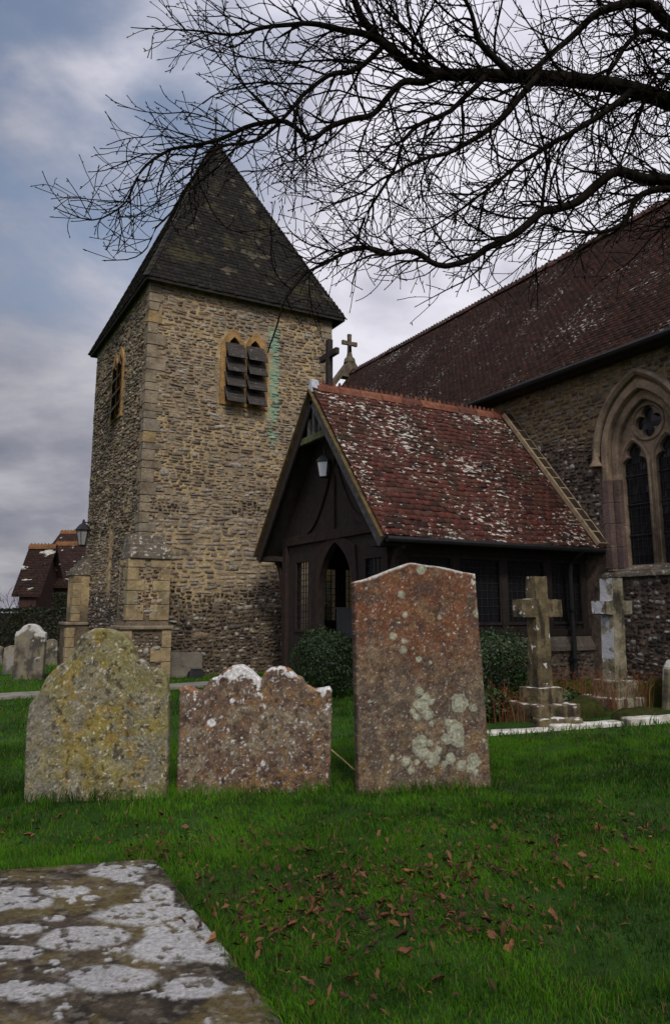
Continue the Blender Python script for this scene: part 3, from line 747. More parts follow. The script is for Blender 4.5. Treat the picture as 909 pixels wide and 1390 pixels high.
ridge_row((RX, NY1-.1, RZ+.03), (RX, NY0, RZ+.03), .15, .30, 2, M['nave_ridge'] if 'nave_ridge' in M else M['nave_tile'], nroof, seed=3)
b = MB(); b.tube([(EX-.02, NY0, EZ-.045), (EX-.02, NY1-.1, EZ-.045)], .065, 8); b.build('gutter', M['black'], nroof)
# west gable coping and its cross
b = MB()
for s in (1, -1):
    for k in range(9):
        a = np.array([RX-s*(3.9*k/9), NY1, RZ+.52-5.3*k/9]); c = np.array([RX-s*(3.9*(k+.97)/9), NY1, RZ+.52-5.3*(k+.97)/9])
        b.bar(a, c, .42, .16, side=(0, 1, 0))
b.hexa([(RX-.62, NY1-.2, RZ-.2), (RX+.62, NY1-.2, RZ-.2), (RX+.62, NY1+.2, RZ-.2), (RX-.62, NY1+.2, RZ-.2), (RX-.10, NY1-.2, RZ+.5), (RX+.10, NY1-.2, RZ+.5), (RX+.10, NY1+.2, RZ+.5), (RX-.10, NY1+.2, RZ+.5)])
gc = b.build('gable_coping', M['coping'] if 'coping' in M else M['quoin'], nave, bevel=.012)
b = MB(); b.lathe((RX, NY1, RZ+.45), [(.25, 0), (.22, .16), (.13, .26), (.10, .42)], 8)
cz = RZ+1.28
fl = []
for k in range(4):
    a = k*math.pi/2
    for da, rr in ((-.22, .30), (.22, .30), (math.pi/4, .075)): fl.append((rr*math.cos(a+da) if rr > .1 else rr*math.cos(a+da), rr*math.sin(a+da)))
b.slab([(RX+x*1.15, cz+z*1.3) for x, z in fl], [], lambda u, v, w=0: (u, NY1+w, v), -.06, .06)
b.bar((RX, NY1, RZ+.8), (RX, NY1, cz-.1), .12, .10, side=(0, 1, 0))
b.build('gable_cross', M['coping'], gc)
# the traceried window
def hood(o, hw, rise, n=16): return arch(WC, hw, 4.28, 4.28, rise, n)[1:-1]
win = MB()
orders = [(.92, 1.30, 0.0, .0), (.80, 1.14, .0, .10), (.69, .99, .10, .22)]
for (h0, r0, w0, _), (h1, r1, w1, _2) in zip(orders, orders[1:]):
    pass
def ring_slab(mb, h0, r0, h1, r1, w0, w1):
    o_ = arch(WC, h0, 2.06, 4.28, r0, 16); i_ = arch(WC, h1, 2.06, 4.28, r1, 16); n = len(o_)
    P = [mN(u, v, w0) for u, v in o_]+[mN(u, v, w0) for u, v in i_]+[mN(u, v, w1) for u, v in o_]+[mN(u, v, w1) for u, v in i_]
    mb.add(P, [f for i in range(n-1) for f in ((i, i+1, n+i+1, n+i), (n+i, n+i+1, 3*n+i+1, 3*n+i), (i, i+1, 2*n+i+1, 2*n+i))])
fr = MB(); ring_slab(fr, .935, 1.32, .80, 1.14, -.040, .10)
window = fr.build('window', M['dress'], nave, weld=True, bevel=.02)
fr = MB(); ring_slab(fr, .81, 1.15, .66, .95, .09, .24); fr.build('inner_order', M['dress'], window, weld=True, bevel=.03)
qj = {-1: MB(), 1: MB()}; z = 2.10; k = 0                     # lower jamb in plum-coloured replacement stone
while z < 3.75:
    h = .40+.05*(k % 2)
    for s in (-1, 1):
        ys = sorted((WC+s*.790, WC+s*(.95 if k % 2 else .965))); qj[s].box(NX-.050, NX+.08, ys[0], ys[1], z+.003, z+h-.003)
        ys = sorted((WC+s*.650, WC+s*.79)); qj[s].box(NX+.080, NX+.2, ys[0], ys[1], z+.003, z+h-.003)
    z += h; k += 1
for s in (-1, 1): qj[s].build('jamb', M['plum'], window, bevel=.012)
# hood mould
q = MB(); pts = hood(0, 1.04, 1.47, 22)
prof_h = [(-.075, -.01), (-.075, -.07), (-.02, -.13), (.045, -.10), (.06, -.01)]
vs_ = []; n = len(pts)
for i, (u, v) in enumerate(pts):
    a = np.array(pts[max(0, i-1)]); c = np.array(pts[min(n-1, i+1)]); t = (c-a)/np.linalg.norm(c-a); nr = np.array([-t[1], t[0]])
    nr = -nr if (nr @ (np.array([u, v])-np.array([WC, 4.1]))) < 0 else nr
    for r_, w in prof_h: vs_.append(mN(u+nr[0]*r_, v+nr[1]*r_, w))
k = len(prof_h)
q.add(vs_, [(i*k+j, i*k+(j+1) % k, (i+1)*k+(j+1) % k, (i+1)*k+j) for i in range(n-1) for j in range(k)])
for s in (-1, 1): q.lathe((NX-.06, WC+s*1.04, 4.08), [(.13, 0), (.12, .04), (.08, .10), (.065, .2), (.07, .24)], 10)
q.build('hood_mould', M['dress'], window, bevel=.008)
# tracery plate with two cusped lights and a quatrefoil
hw = .30
l1 = arch(WC+.37, .275, 2.16, 3.98, .50, 14, cusp=.12); l2 = arch(WC-.37, .275, 2.16, 3.98, .50, 14, cusp=.12)
qf = []
for k in range(64):
    a = 2*math.pi*k/64; r_ = .285*(.52+.48*abs(math.cos(2*a))**.55); qf.append((WC+r_*math.cos(a+math.pi/4*0), 4.80+r_*math.sin(a)))
sp = []
tr = MB(); tr.slab(arch(WC, .675, 2.06, 4.28, .965, 16), [l1, l2, qf], mN, .20, .34)
tr.build('tracery', M['dress'], window, weld=True, bevel=.025)
# raised fillets round the lights and the quatrefoil
q = MB()
for s in (1, -1):
    pts = [mN(u, v, .20) for u, v in arch(WC+s*.37, .325, 2.2, 3.98, .56, 14)]; q.tube(pts, .032, 6)
q.tube([mN(WC+.335*math.cos(2*math.pi*k/40), 4.80+.335*math.sin(2*math.pi*k/40), .20) for k in range(41)], .034, 6)
q.build('moulding', M['dress'], window, smooth=True)
q = MB(); q.hexa([mN(WC-1.06, 1.93, .02), mN(WC-1.06, 1.93, -.10), mN(WC+1.06, 1.93, -.10), mN(WC+1.06, 1.93, .02), mN(WC-1.02, 2.17, .26), mN(WC-1.04, 2.0, -.09), mN(WC+1.04, 2.0, -.09), mN(WC+1.02, 2.17, .26)])
q.build('sill', M['sill'] if 'sill' in M else M['weather'], window, bevel=.015)
q = MB(); gr_ = random.Random(4); du, dv = 1.44/14, .145
for i in range(14):                         # every quarry sits at its own slight angle in the leads
    for j in range(24):
        u0, v0 = WC-.72+i*du, 2.055+j*dv; tu, tv = gr_.gauss(0, .0035), gr_.gauss(0, .005)
        if v0 > 5.2: continue
        q.add([mN(u0, v0, .302-tu-tv), mN(u0+du, v0, .302+tu-tv), mN(u0+du, v0+dv, .302+tu+tv), mN(u0, v0+dv, .302-tu+tv)], [(0, 1, 2, 3)])
q.build('glass', M['glass'], window, fix=False)
q = MB()
for s in (1, -1):
    c = WC+s*.37
    for k in range(-2, 3): q.box(NX+.290, NX+.298, c+k*.105-.005, c+k*.105+.005, 2.1, 4.35)
    for k in range(15): q.box(NX+.289, NX+.297, c-.27, c+.27, 2.2+k*.145-.005, 2.2+k*.145+.005)
    for z in (2.72, 3.3, 3.85): q.box(NX+.270, NX+.288, c-.28, c+.28, z-.012, z+.012)
q.build('lead_lattice', M['lead'], window)
b = MB(); b.box(NX+.36, NX+.38, WC-1.2, WC+1.2, 1.9, 5.8); b.build('shade_backing', M['void'], nave)  # near-black sheet painting the unlit nave behind the window

# ------------------------------------------------------------------ porch
PX0, PX1 = 6.44, 11.5                          # verge and the junction with the nave
PC, PRZ = 12.41, 5.62                          # ridge
PE, PEZ = 2.52, 2.50                           # half span to the eaves, eaves height
FX, HW_ = 6.92, 2.02                           # front wall plane, half width of the body
M['plinthc'] = ashlar('plinth_stone', (.150, .125, .105), blot=.5)
porch = thing('church_porch', 'dark timber church porch with steep red tiled gable roof', 'porch', (FX, PC, 0.0))
b = MB(); sw = np.array([0, PE, PRZ-PEZ]); SL = np.linalg.norm(sw)
for s in (1, -1):
    y0, y1 = PC-s*PE, PC
    b.hexa([(PX0+.03, y0+s*.08, PEZ-.06), (PX1, y0+s*.08, PEZ-.06), (PX1, y1, PRZ-.16), (PX0+.03, y1, PRZ-.16), (PX0+.03, y0, PEZ), (PX1, y0, PEZ), (PX1, y1, PRZ), (PX0+.03, y1, PRZ)])
proof = b.build('roof', M['soffit'], porch)
parts = []
n = int(round(SL/.128))
for s in (1, -1):
    up = np.array([0, s*PE, PRZ-PEZ])/SL; al = np.array([s*1.0, 0, 0]); nr = np.cross(al, up)
    x_left = PX0 if s > 0 else PX1
    rows = [((x_left, PC-s*PE+up[1]*SL*k/n-up[1]*.05, PEZ+up[2]*SL*k/n-up[2]*.05), PX1-PX0) for k in range(n)]
    v, p = tile_rows(rows, nr, up, al, .168, SL/n, .026, .009, 20+s)
    v[:, 2] += .055-.045*np.sin((v[:, 0]-PX0)*math.pi/(PX1-PX0))*np.clip((PRZ-v[:, 2])/3, 0, 1)+.026*(vnoise(v[:, 0]*1.5+5, v[:, 1]*2.2, 91)-.5)*2+.012*(vnoise(v[:, 0]*4, v[:, 1]*6, 92)-.5)
    parts.append((v, p))
V, P = join_np(parts); mesh_np('tiles', V, P, M['porch_tile'], proof)
ridge_row((PX0+.10, PC, PRZ+.045), (PX1, PC, PRZ+.045), .155, .46, 4, M['ridge'], proof, seed=8)
b = MB(); b.hexa([(PX0-.02, PC-.12, PRZ-.13), (PX0+.16, PC-.15, PRZ-.10), (PX0+.16, PC+.15, PRZ-.10), (PX0-.02, PC+.12, PRZ-.13), (PX0, PC-.05, PRZ+.17), (PX0+.16, PC-.07, PRZ+.15), (PX0+.16, PC+.07, PRZ+.15), (PX0, PC+.05, PRZ+.17)])
b.build('lead_cap', M['lead_cap'], proof, bevel=.03)
b = MB(); c = np.array([PX0+.42, PC, 0])
b.box(c[0]-.055, c[0]+.055, PC-.06, PC+.06, PRZ, PRZ+1.05); b.box(c[0]-.045, c[0]+.045, PC-.34, PC-.06, PRZ+.66, PRZ+.79); b.box(c[0]-.045, c[0]+.045, PC+.06, PC+.34, PRZ+.66, PRZ+.79)
b.build('gable_cross', M['timber'], proof, bevel=.012)
# verge: barge boards with a mossy undercloak, and the open truss behind them
moss = plain('mossy_verge', (.085, .058, .022), 0.95, .5, 9, .01)
for s in (1, -1):
    e_ = np.array([PX0, PC-s*(PE+.02), PEZ-.02]); t_ = np.array([PX0, PC, PRZ-.04]); d = (t_-e_)/np.linalg.norm(t_-e_); nr = np.array([0, -s*d[2], s*d[1]])
    b = MB(); b.bar(e_+nr*-.13+np.array([.035, 0, 0]), t_+np.array([.035, 0, -.20]), .045, .20, side=(1, 0, 0)); b.build('barge_board', M['timber_grey'] if s > 0 else M['timber'], porch, bevel=.008)
    b = MB(); b.bar(e_+nr*-.012, t_+nr*-.012, .11, .028, side=(1, 0, 0)); b.build('verge', moss, proof, bevel=.006)
b = MB()
zc = 4.62; yc = (PRZ-.2-zc)/(PRZ-PEZ)*PE
b.bar((PX0+.10, PC-yc, zc), (PX0+.10, PC+yc, zc), .09, .13, side=(1, 0, 0)); b.build('collar_beam', plain('mossy_beam', (.075, .080, .035), .9, .4, 7, .01), porch, bevel=.008)
b = MB(); b.bar((PX0+.10, PC, zc), (PX0+.10, PC, PRZ-.25), .07, .09, side=(1, 0, 0)); b.bar((PX0+.10, PC-.22, zc+.05), (PX0+.10, PC-.22, zc+.42), .06, .07, side=(1, 0, 0)); b.bar((PX0+.10, PC+.22, zc+.05), (PX0+.10, PC+.22, zc+.42), .06, .07, side=(1, 0, 0))
b.build('king_post', M['timber_grey'], porch, bevel=.006)
# front wall
mG = lambda u, v, w=0.0: (FX+w, u, v)
AC = 12.22
door = arch(AC, .66, -.1, 1.62, .98, 14)
yl, yr = PC+HW_, PC-HW_
def roof_z(y): return PRZ-.2-(PRZ-PEZ)*abs(y-PC)/PE
gw = [(yr, -.2), (yr, roof_z(yr)), (PC, PRZ-.22), (yl, roof_z(yl)), (yl, -.2)]
wl = [(13.30, .95), (13.30, 2.30), (13.86, 2.30), (13.86, .95)]; wr = [(10.52, .95), (10.52, 2.22), (11.16, 2.22), (11.16, .95)]
b = MB(); b.slab(gw, [door, wl, wr], mG, 0.0, .10); b.build('front_wall', M['timber'], porch, weld=True)
b = MB(); o_ = arch(AC, .84, .1, 1.66, 1.08, 14); b.slab(o_[:], [], mG, -.05, -.048) if False else None
i_ = arch(AC, .655, .1, 1.62, .98, 14); o_ = [(AC-.80, .1), (AC-.80, 1.75)]+[(lerp(AC-.80, AC+.80, k/25), 2.46+.24*math.sin(math.pi*k/25)) for k in range(1, 25)]+[(AC+.80, 1.75), (AC+.80, .1)]
b.slab(o_+list(reversed(i_)), [], mG, -.045, .0); b.build('door_arch', M['timber_warm'], porch, bevel=.012)
fr = MB()
fr.box(FX-.07, FX, yr-.02, yl+.02, 2.66, 2.84)                       # tie beam
for y in (yr+.08, yl-.08): fr.box(FX-.075, FX+.08, y-.09, y+.09, -.2, 2.66)
fr.build('timber_frame', M['timber_warm'], porch, bevel=.01)
b = MB(); b.box(FX-.055, FX, PC-.08-.1, PC+.08-.1, 2.84, 4.5)
for s in (1, -1):
    pts = [np.array([FX-.025, PC-.1-s*(.10+1.15*t), 4.05-1.18*t**1.0-.30*math.sin(math.pi*t)]) for t in np.linspace(0, 1, 9)]
    for p, q_ in zip(pts, pts[1:]): b.bar(p, q_+(q_-p)*.08, .05, .13, side=(1, 0, 0))
b.build('gable_studs', M['timber_warm'], porch, bevel=.006)
def leaded(y0, y1, z0, z1, mm, parent, nx_, nz_, diag=False):
    f = MB()
    for (a, c, d, e2) in ((y0-.05, y0, z0-.05, z1+.05), (y1, y1+.05, z0-.05, z1+.05), (y0, y1, z0-.05, z0), (y0, y1, z1, z1+.05)):
        f.slab([(a, d), (a, e2), (c, e2), (c, d)], [], mm, -.03, .02)
    w = f.build('window', M['timber'], parent, bevel=.006); glass = M['leadglass'] if diag else M['glass']
    g_ = MB(); g_.panel([(y0, z0), (y0, z1), (y1, z1), (y1, z0)], [], lambda u, v: mm(u, v, .03)); g_.build('pane', glass, w)
    l_ = MB()
    for k in range(1, nx_): u = lerp(y0, y1, k/nx_); l_.slab([(u-.006, z0), (u-.006, z1), (u+.006, z1), (u+.006, z0)], [], mm, .018, .028)
    for k in range(1, nz_): v = lerp(z0, z1, k/nz_); l_.slab([(y0, v-.006), (y0, v+.006), (y1, v+.006), (y1, v-.006)], [], mm, .017, .027)
    l_.build('lead_lattice', M['lead'], w); return w
def leadglass():
    m = NT('leaded_pane', 0.15, 0.5); m.col((.35, .38, .33)); m.b.inputs['Transmission Weight'].default_value = 0.0
    t = m.t.nodes.new('ShaderNodeBsdfTransparent'); t.inputs[0].default_value = (.62, .66, .56, 1)
    g_ = m.t.nodes.new('ShaderNodeBsdfGlossy'); g_.inputs['Roughness'].default_value = .12; g_.inputs[0].default_value = (.6, .6, .6, 1)
    fz = m.t.nodes.new('ShaderNodeLayerWeight'); fz.inputs[0].default_value = .12
    mx_ = m.t.nodes.new('ShaderNodeMixShader'); m.set(mx_.inputs[0], fz.outputs['Fresnel']); m.t.links.new(t.outputs[0], mx_.inputs[1]); m.t.links.new(g_.outputs[0], mx_.inputs[2])
    m.t.links.new(mx_.outputs[0], m.o.inputs[0]); return m.m
M['leadglass'] = leadglass()
leaded(13.30, 13.86, .95, 2.30, mG, porch, 5, 11, True); leaded(10.52, 11.16, .95, 2.22, mG, porch, 5, 10)
# side walls: dark framing and lattice windows on a low flint plinth
for s, y in ((1, yr), (-1, yl)):
    mS = (lambda y, s: (lambda u, v, w=0.0: (u, y+s*w, v)))(y, s)
    bays = [(7.25, 8.15), (8.35, 9.25), (9.45, 10.35), (10.55, 11.3)]
    holes = [[(a, 1.12), (a, 2.22), (c, 2.22), (c, 1.12)] for a, c in bays]
    b = MB(); b.slab([(FX+.1, .84), (FX+.1, 2.9), (PX1, 2.9), (PX1, .84)], holes, mS, 0, .10); b.build('side_wall', M['timber'], porch, weld=True)
    f = MB()
    for xx in (7.15, 8.25, 9.35, 10.45, 11.38): f.box(xx-.07, xx+.07, *sorted((y-s*.05, y)), .86, 2.5)
    f.box(FX, PX1, *sorted((y-s*.06, y-s*.001)), 2.30, 2.46); f.box(FX, PX1, *sorted((y-s*.06, y-s*.001)), .86, .98)
    f.build('timber_frame', M['timber'], porch, bevel=.008)
    for a, c in bays: leaded(a, c, 1.12, 2.22, mS, porch, 7, 8, s < 0)
    b = MB(); b.box(FX, PX1, *sorted((y-s*.07, y+s*.15)), -.3, .60); pl = b.build('plinth', M['flint'], porch)
    a_, p_, t_ = rubble_face(lambda u, v, w=0.0: (u, y-s*.07+s*w, v), FX+.02, PX1, -.1, .58, lambda u, v: (.085, .11, .030, .8, FLN[:6], .95), 69)
    mesh_np('facing_stones', a_, p_, facing('plinth_stones'), pl, attrs={'tone': t_})
    b = MB(); k = 0; xx = FX-.03
    while xx < PX1-.1:
        w = .62+.1*(k % 3); ys = sorted((y-s*.14, y+s*.15)); y_o = y-s*.14; y_i = y-s*.03
        x2 = min(xx+w-.008, PX1-.002)
        b.hexa([(xx, y_o, .58), (x2, y_o, .58), (x2, y+s*.15, .58), (xx, y+s*.15, .58), (xx, y_o, .64), (x2, y_o, .64), (x2, y-s*.002, .86), (xx, y-s*.002, .86)] if False else
               [(xx, y_o, .58), (x2, y_o, .58), (x2, y+s*.15, .58), (xx, y+s*.15, .58), (xx, y_o, .66), (x2, y_o, .66), (x2, y_i, .86), (xx, y_i, .86)])
        xx += w; k += 1
    b.build('plinth_coping', M['plinthc'], porch, bevel=.012)
    b = MB(); b.tube([(PX0+.06, PC-s*(PE+.03), PEZ-.05), (PX1, PC-s*(PE+.03), PEZ-.05)], .055, 8); b.build('gutter', M['black'], proof)
b = MB(); b.tube([(10.86, yr-.20, 2.0), (10.86, yr-.20, -.05)], .045, 8); b.tube([(10.86, PC-PE-.03, PEZ-.08), (10.86, yr-.24, 2.2), (10.86, yr-.20, 2.0)], .045, 8)
for z in (.4, 1.3): b.box(10.80, 10.92, yr-.26, yr-.1, z, z+.05)
b.build('downpipe', M['black'], porch)
# curved brackets under the eaves at the front corners
for s in (1, -1):
    b = MB(); pts = [np.array([FX-.02, PC-s*(HW_+.42*(1-math.cos(t))-.02), .95+1.42*math.sin(t)]) for t in np.linspace(0, math.pi/2, 10)]
    for p, q_ in zip(pts, pts[1:]): b.bar(p, q_+(q_-p)*.05, .09, .12, side=(1, 0, 0))
    b.build('eaves_bracket', M['timber'], porch, bevel=.006)
    b = MB(); b.box(PX0+.08, FX+.2, *sorted((PC-s*(HW_+.38), PC-s*(HW_-.02))), 2.36, 2.46); b.build('wall_plate', M['timber'], porch)
# tile creasing and mortar where the roof meets the nave
for s in (1, -1):
    e_ = np.array([PX1-.09, PC-s*(PE+.04), PEZ+.02]); t_ = np.array([PX1-.09, PC-s*.10, PRZ+.02]); d = (t_-e_)/np.linalg.norm(t_-e_); nr = np.array([0, -s*d[2], s*d[1]])
    b = MB(); b.bar(e_+nr*.055-np.array([.05, 0, 0]), t_+nr*.055-np.array([.05, 0, 0]), .26, .10, side=(1, 0, 0)); cr = b.build('mortar_fillet', M['mortar'], proof, bevel=.012)
    n = 13; L = np.linalg.norm(t_-e_); b = MB()
    for k in range(n): b.bar(e_+nr*.107+d*(L*k/n+.02)-np.array([.06, 0, 0]), e_+nr*.107+d*(L*(k+1)/n-.02)-np.array([.06, 0, 0]), .17, .014, side=(1, 0, 0))
    cr2 = b.build('creasing_tiles', M['creasing'], proof, bevel=.004)
# inside the porch
b = MB(); b.box(FX+.1, PX1, yr+.1, yl-.1, -.02, .06); b.build('floor', M['quoin'], porch)
b = MB(); b.box(8.10, 8.62, yl-.16, yl-.115, .78, 1.36); b.box(8.07, 8.65, yl-.165, yl-.11, .74, .78); b.box(8.07, 8.65, yl-.165, yl-.11, 1.36, 1.40)
tag(b.build('notice_board', plain('pale_board', (.36, .38, .42), .7, .1, 4, 0.0), bevel=.005), 'pale notice board on the far wall inside the porch', 'notice board')
pl_ = thing('hanging_lantern', 'white glass lantern hanging in the open gable of the porch', 'lantern', (6.72, 12.40, 3.8))
b = MB(); c0 = (6.72, 12.36, 3.86)
b.tube([(c0[0], c0[1], 4.68), (c0[0], c0[1], 4.30)], .012, 6); b.lathe(c0, [(.165, .28), (.17, .30), (.08, .40), (.03, .44), (.001, .46)], 4); b.lathe(c0, [(.10, -.02), (.11, 0)], 4)
for k in range(4):
    a = k*math.pi/2; b.bar((c0[0]+.105*math.cos(a), c0[1]+.105*math.sin(a), c0[2]), (c0[0]+.155*math.cos(a), c0[1]+.155*math.sin(a), c0[2]+.29), .016, .016)
b.build('frame', M['black'], pl_)
b = MB(); b.lathe(c0, [(.092, .0), (.142, .285)], 4); b.build('glass', plain('white_glass', (.50, .52, .56), .3, .05, 4, 0.0), pl_)

# ------------------------------------------------------------------ the brick house beyond
HX = thing('brick_house', 'dark red brick house with tiled roofs beyond the far hedge', 'house', (3.2, 37.0, -.1))
HD = 40.0
def hp(px, py, dd=0.0): return at(px, py, HD+dd)
hr, hf = rgt, np.array([math.cos(HEAD), math.sin(HEAD), 0.0])
def house_block(x0, x1, ye, yr_, yb, dep, d0, name, first):
    """wall px x0..x1, eaves row ye, ridge row yr_, ground row yb: gable roof with its ridge across the view"""
    e0 = at(x0, ye, HD+d0); e1 = at(x1, ye, HD+d0); zr = at(x0, yr_, HD+d0+dep/2)[2]; zb = -.4; ze = e0[2]
    w = MB(); a, c = e0.copy(), e1.copy(); a2, c2 = a+hf*dep, c+hf*dep
    def P(p, z): return (p[0], p[1], z)
    am, cm = (a+a2)/2, (c+c2)/2
    w.add([P(a, zb), P(c, zb), P(c2, zb), P(a2, zb), P(a, ze), P(c, ze), P(c2, ze), P(a2, ze), P(am, zr-.15), P(cm, zr-.15)],
          [(0, 1, 5, 4), (1, 2, 6, 9, 5), (2, 3, 7, 6), (3, 0, 4, 8, 7)])
    w.build('wall', M['brick'], HX)
    al = (c-a)/np.linalg.norm(c-a); o = .3; r = MB(); A = a-al*o; Cc = c+al*o; h_ = zr-ze; run = dep/2; up = np.array([hf[0]*run, hf[1]*run, h_]); SLn = np.linalg.norm(up); up /= SLn
    A0 = A-up*.35; A0[2] = ze-up[2]*.35; rows = []; n = int((SLn+.35)/.16); L = np.linalg.norm(Cc-A)
    top = A0+up*(SLn+.35); T2 = top+al*L; B0 = A0+al*L; bk = A0+hf*(2*(top-A0)@hf); bk2 = bk+al*L
    dn = np.array([0, 0, -.09])
    r.add([A0+dn, B0+dn, T2+dn, top+dn, bk+dn, bk2+dn, A0, B0, T2, top, bk, bk2], [(6, 7, 8, 9), (9, 8, 11, 10), (0, 1, 2, 3), (3, 2, 5, 4), (0, 1, 7, 6), (0, 3, 9, 6), (3, 4, 10, 9), (1, 2, 8, 7), (2, 5, 11, 8), (4, 5, 11, 10)])
    rf = r.build('roof', M['house_tile'], HX, fix=False)
    nr = np.cross(al, up); rows = [(A0+up*((SLn+.35)*k/n), L) for k in range(n)]
    v, p = tile_rows(rows, nr, up, al, .22, (SLn+.35)/n, .022, .008, 40); mesh_np('tiles', v, p, M['house_tile'], rf)
    ridge_row(top+np.array([0, 0, .03]), T2+np.array([0, 0, .03]), .2, .35, 2, M['house_ridge'], rf, seed=5)
    return a, c, ze
M['house_tile'] = tiles_mat('house_tile', [(0.1, (.014, .008, .006)), (0.5, (.026, .012, .009)), (1, (.040, .016, .011))], lichen=0.30, lsc=(1.6, 1.6, 4))
M['house_ridge'] = tiles_mat('house_ridge', [(0.1, (.10, .045, .018)), (1, (.17, .075, .025))])
house_block(58, 150, 790, 737, 890, 5.0, 0.0, 'a', True)
house_block(62, 160, 760, 722, 890, 6.0, 4.0, 'c', False)
house_block(27, 50, 800, 741, 890, 3.2, -2.5, 'b', False)
b = MB(); p0 = at(95, 822, HD-.06); b.obox(p0, (hr, hf, (0, 0, 1)), (.55, .05, .5)); b.build('window', M['glass'], HX)

# ------------------------------------------------------------------ gravestones
def stone_mat(name, bump=0.006, rough=0.92):
    m = NT(name, rough, 0.15); c = m.attr('tone'); hs = m.t.nodes.new('ShaderNodeHueSaturation'); hs.inputs['Saturation'].default_value = .97; hs.inputs['Value'].default_value = .84; m.set(hs.inputs['Color'], c); c = hs.outputs[0]
    c = m.mix(1.0, c, m.sm(m.noise(55, 5, rough=0.7), 0.28, 0.72, 0.62, 1.32), 'MULTIPLY')
    c = m.mix(m.sm(m.noise(150, 3), 0.69, 0.78, 0, 0.30), c, (.40, .39, .33))
    m.col(c); m.bump(m.math('ADD', m.noise(70, 6, rough=0.7), m.math('MULTIPLY', m.noise(260, 3), .4)), bump); return m.m
M['grave'] = stone_mat('grave_stone')
def headstone(name, label, base, L, T, Rr, thick, res, paint, yaw=0.0, group=None, rnd=0.022, rough=0.005, lean=0.0, cat='gravestone'):
    p0 = gpt(*base); a = HEAD+math.pi+R(yaw); n = np.array([math.cos(a), math.sin(a), 0.0]); S = np.array([-n[1], n[0], 0.0])
    if S @ rgt < 0: S = -S
    def sz(pp): q_ = on_vert(*pp, p0, n); return ((q_-p0) @ S, q_[2]-p0[2])
    Lm = np.array(sorted((sz(p) for p in L), key=lambda t: t[1])); Rm = np.array(sorted((sz(p) for p in Rr), key=lambda t: t[1])); Tm = np.array([sz(p) for p in T])
    zb = -0.25
    s0, s1 = Tm[0, 0], Tm[-1, 0]; us = (Tm[:, 0]-s0)/(s1-s0); o = np.argsort(us, kind='stable'); us, hs = us[o], Tm[o, 1]
    wid = s1-s0; H0 = hs.max()
    nu = max(10, int(wid/res)); nv = max(12, int((H0-zb)/res))
    u = np.unique(np.concatenate([np.linspace(0, 1, nu+1), np.array([.25, .5, .75, 1, 1.5])*rnd/wid/1.5, 1-np.array([.25, .5, .75, 1, 1.5])*rnd/wid/1.5]))
    v = np.unique(np.concatenate([np.linspace(0, 1, nv+1), 1-np.array([.1, .3, .6, 1, 1.5])*rnd/(H0-zb)/1.2]))
    U, Vv = np.meshgrid(u, v, indexing='ij')
    Hh = np.interp(u, us, hs); k = max(1, int(len(u)*0.006)); Hh = np.convolve(np.pad(Hh, k, 'edge'), np.ones(2*k+1)/(2*k+1), 'valid')
    Hh = Hh+0.012*(fbm(u*wid*9, u*0+3, 5)-.5)
    Z = zb+Vv*(Hh[:, None]-zb)
    xl = np.interp(Z, Lm[:, 1], Lm[:, 0]); xr = np.interp(Z, Rm[:, 1], Rm[:, 0])
    xl = np.where(Z > Lm[-1, 1], s0, xl); xr = np.where(Z > Rm[-1, 1], s1, xr)
    ew = .010*(fbm(Z*7, Z*0+1, 8)-.5)
    Sx = xl+(xr-xl)*U+ew*(1-2*np.abs(U-.5))*0+ew*np.abs(2*U-1)**6
    slope = np.gradient(Hh, u*wid+1e-6); cs = 1/np.sqrt(1+slope**2)
    d = np.minimum(np.minimum(U, 1-U)*wid, (Hh[:, None]-Z)*np.maximum(cs[:, None], .35))
    t_ = 1-np.clip(d, 0, rnd)/rnd; ins = rnd*(1-np.sqrt(np.clip(1-t_*t_, 0, 1)))
    c, hgt = paint(Sx/1.0, Z, U, Z/H0, Hh[:, None]-Z)
    cb_, hb_ = paint(Sx+13.7, Z, U, Z/H0, Hh[:, None]-Z)
    rel = rough*(fbm(Sx*22, Z*22, 31, 5, .6)-.5)*2+rough*1.5*(fbm(Sx*5, Z*5, 33, 3)-.5)
    F = thick/2-ins+rel+hgt; B = -(thick/2-ins)+rel*.6
    def pos(D): return p0+S*Sx[..., None]+n*(D+0*Sx)[..., None]+np.array([0, 0, 1.0])*Z[..., None]+(-n)*(np.clip(Z, 0, None)*math.tan(R(lean)))[..., None]
    Vf, Vb = pos(F), pos(B); NU, NV = U.shape; I = np.arange(NU*NV).reshape(NU, NV); off = NU*NV
    q1 = np.stack([I[:-1, :-1], I[1:, :-1], I[1:, 1:], I[:-1, 1:]], -1).reshape(-1, 4); q2 = q1[:, ::-1]+off
    rim = np.concatenate([I[0, :], I[1:, -1], I[-1, -2::-1]])
    nr_ = len(rim)
    # three rings across the thickness so the edge is not one flat strip
    Vr = []; Cr = []
    fl, fc = Vf.reshape(-1, 3)[rim], c.reshape(-1, 3)[rim]; bl = Vb.reshape(-1, 3)[rim]
    for w in (.25, .5, .75):
        Vr.append(lerp(fl, bl, w)+(p0*0)); Cr.append(fc*(.82+.3*fbm(np.arange(nr_)*.35, np.full(nr_, w*9), 3)[:, None]))
    base_i = 2*off; rings = [rim]+[base_i+nr_*j+np.arange(nr_) for j in range(3)]+[rim+off]
    q3 = np.concatenate([np.stack([a_[:-1], a_[1:], b_[1:], b_[:-1]], -1) for a_, b_ in zip(rings, rings[1:])])
    V = np.concatenate([Vf.reshape(-1, 3), Vb.reshape(-1, 3)]+Vr); C = np.concatenate([c.reshape(-1, 3), cb_.reshape(-1, 3)]+Cr)
    me_o = mesh_np(name, V-p0, [q1, q2, q3], M['grave'], smooth=True, attrs={'tone': np.clip(C, 0, .85)})
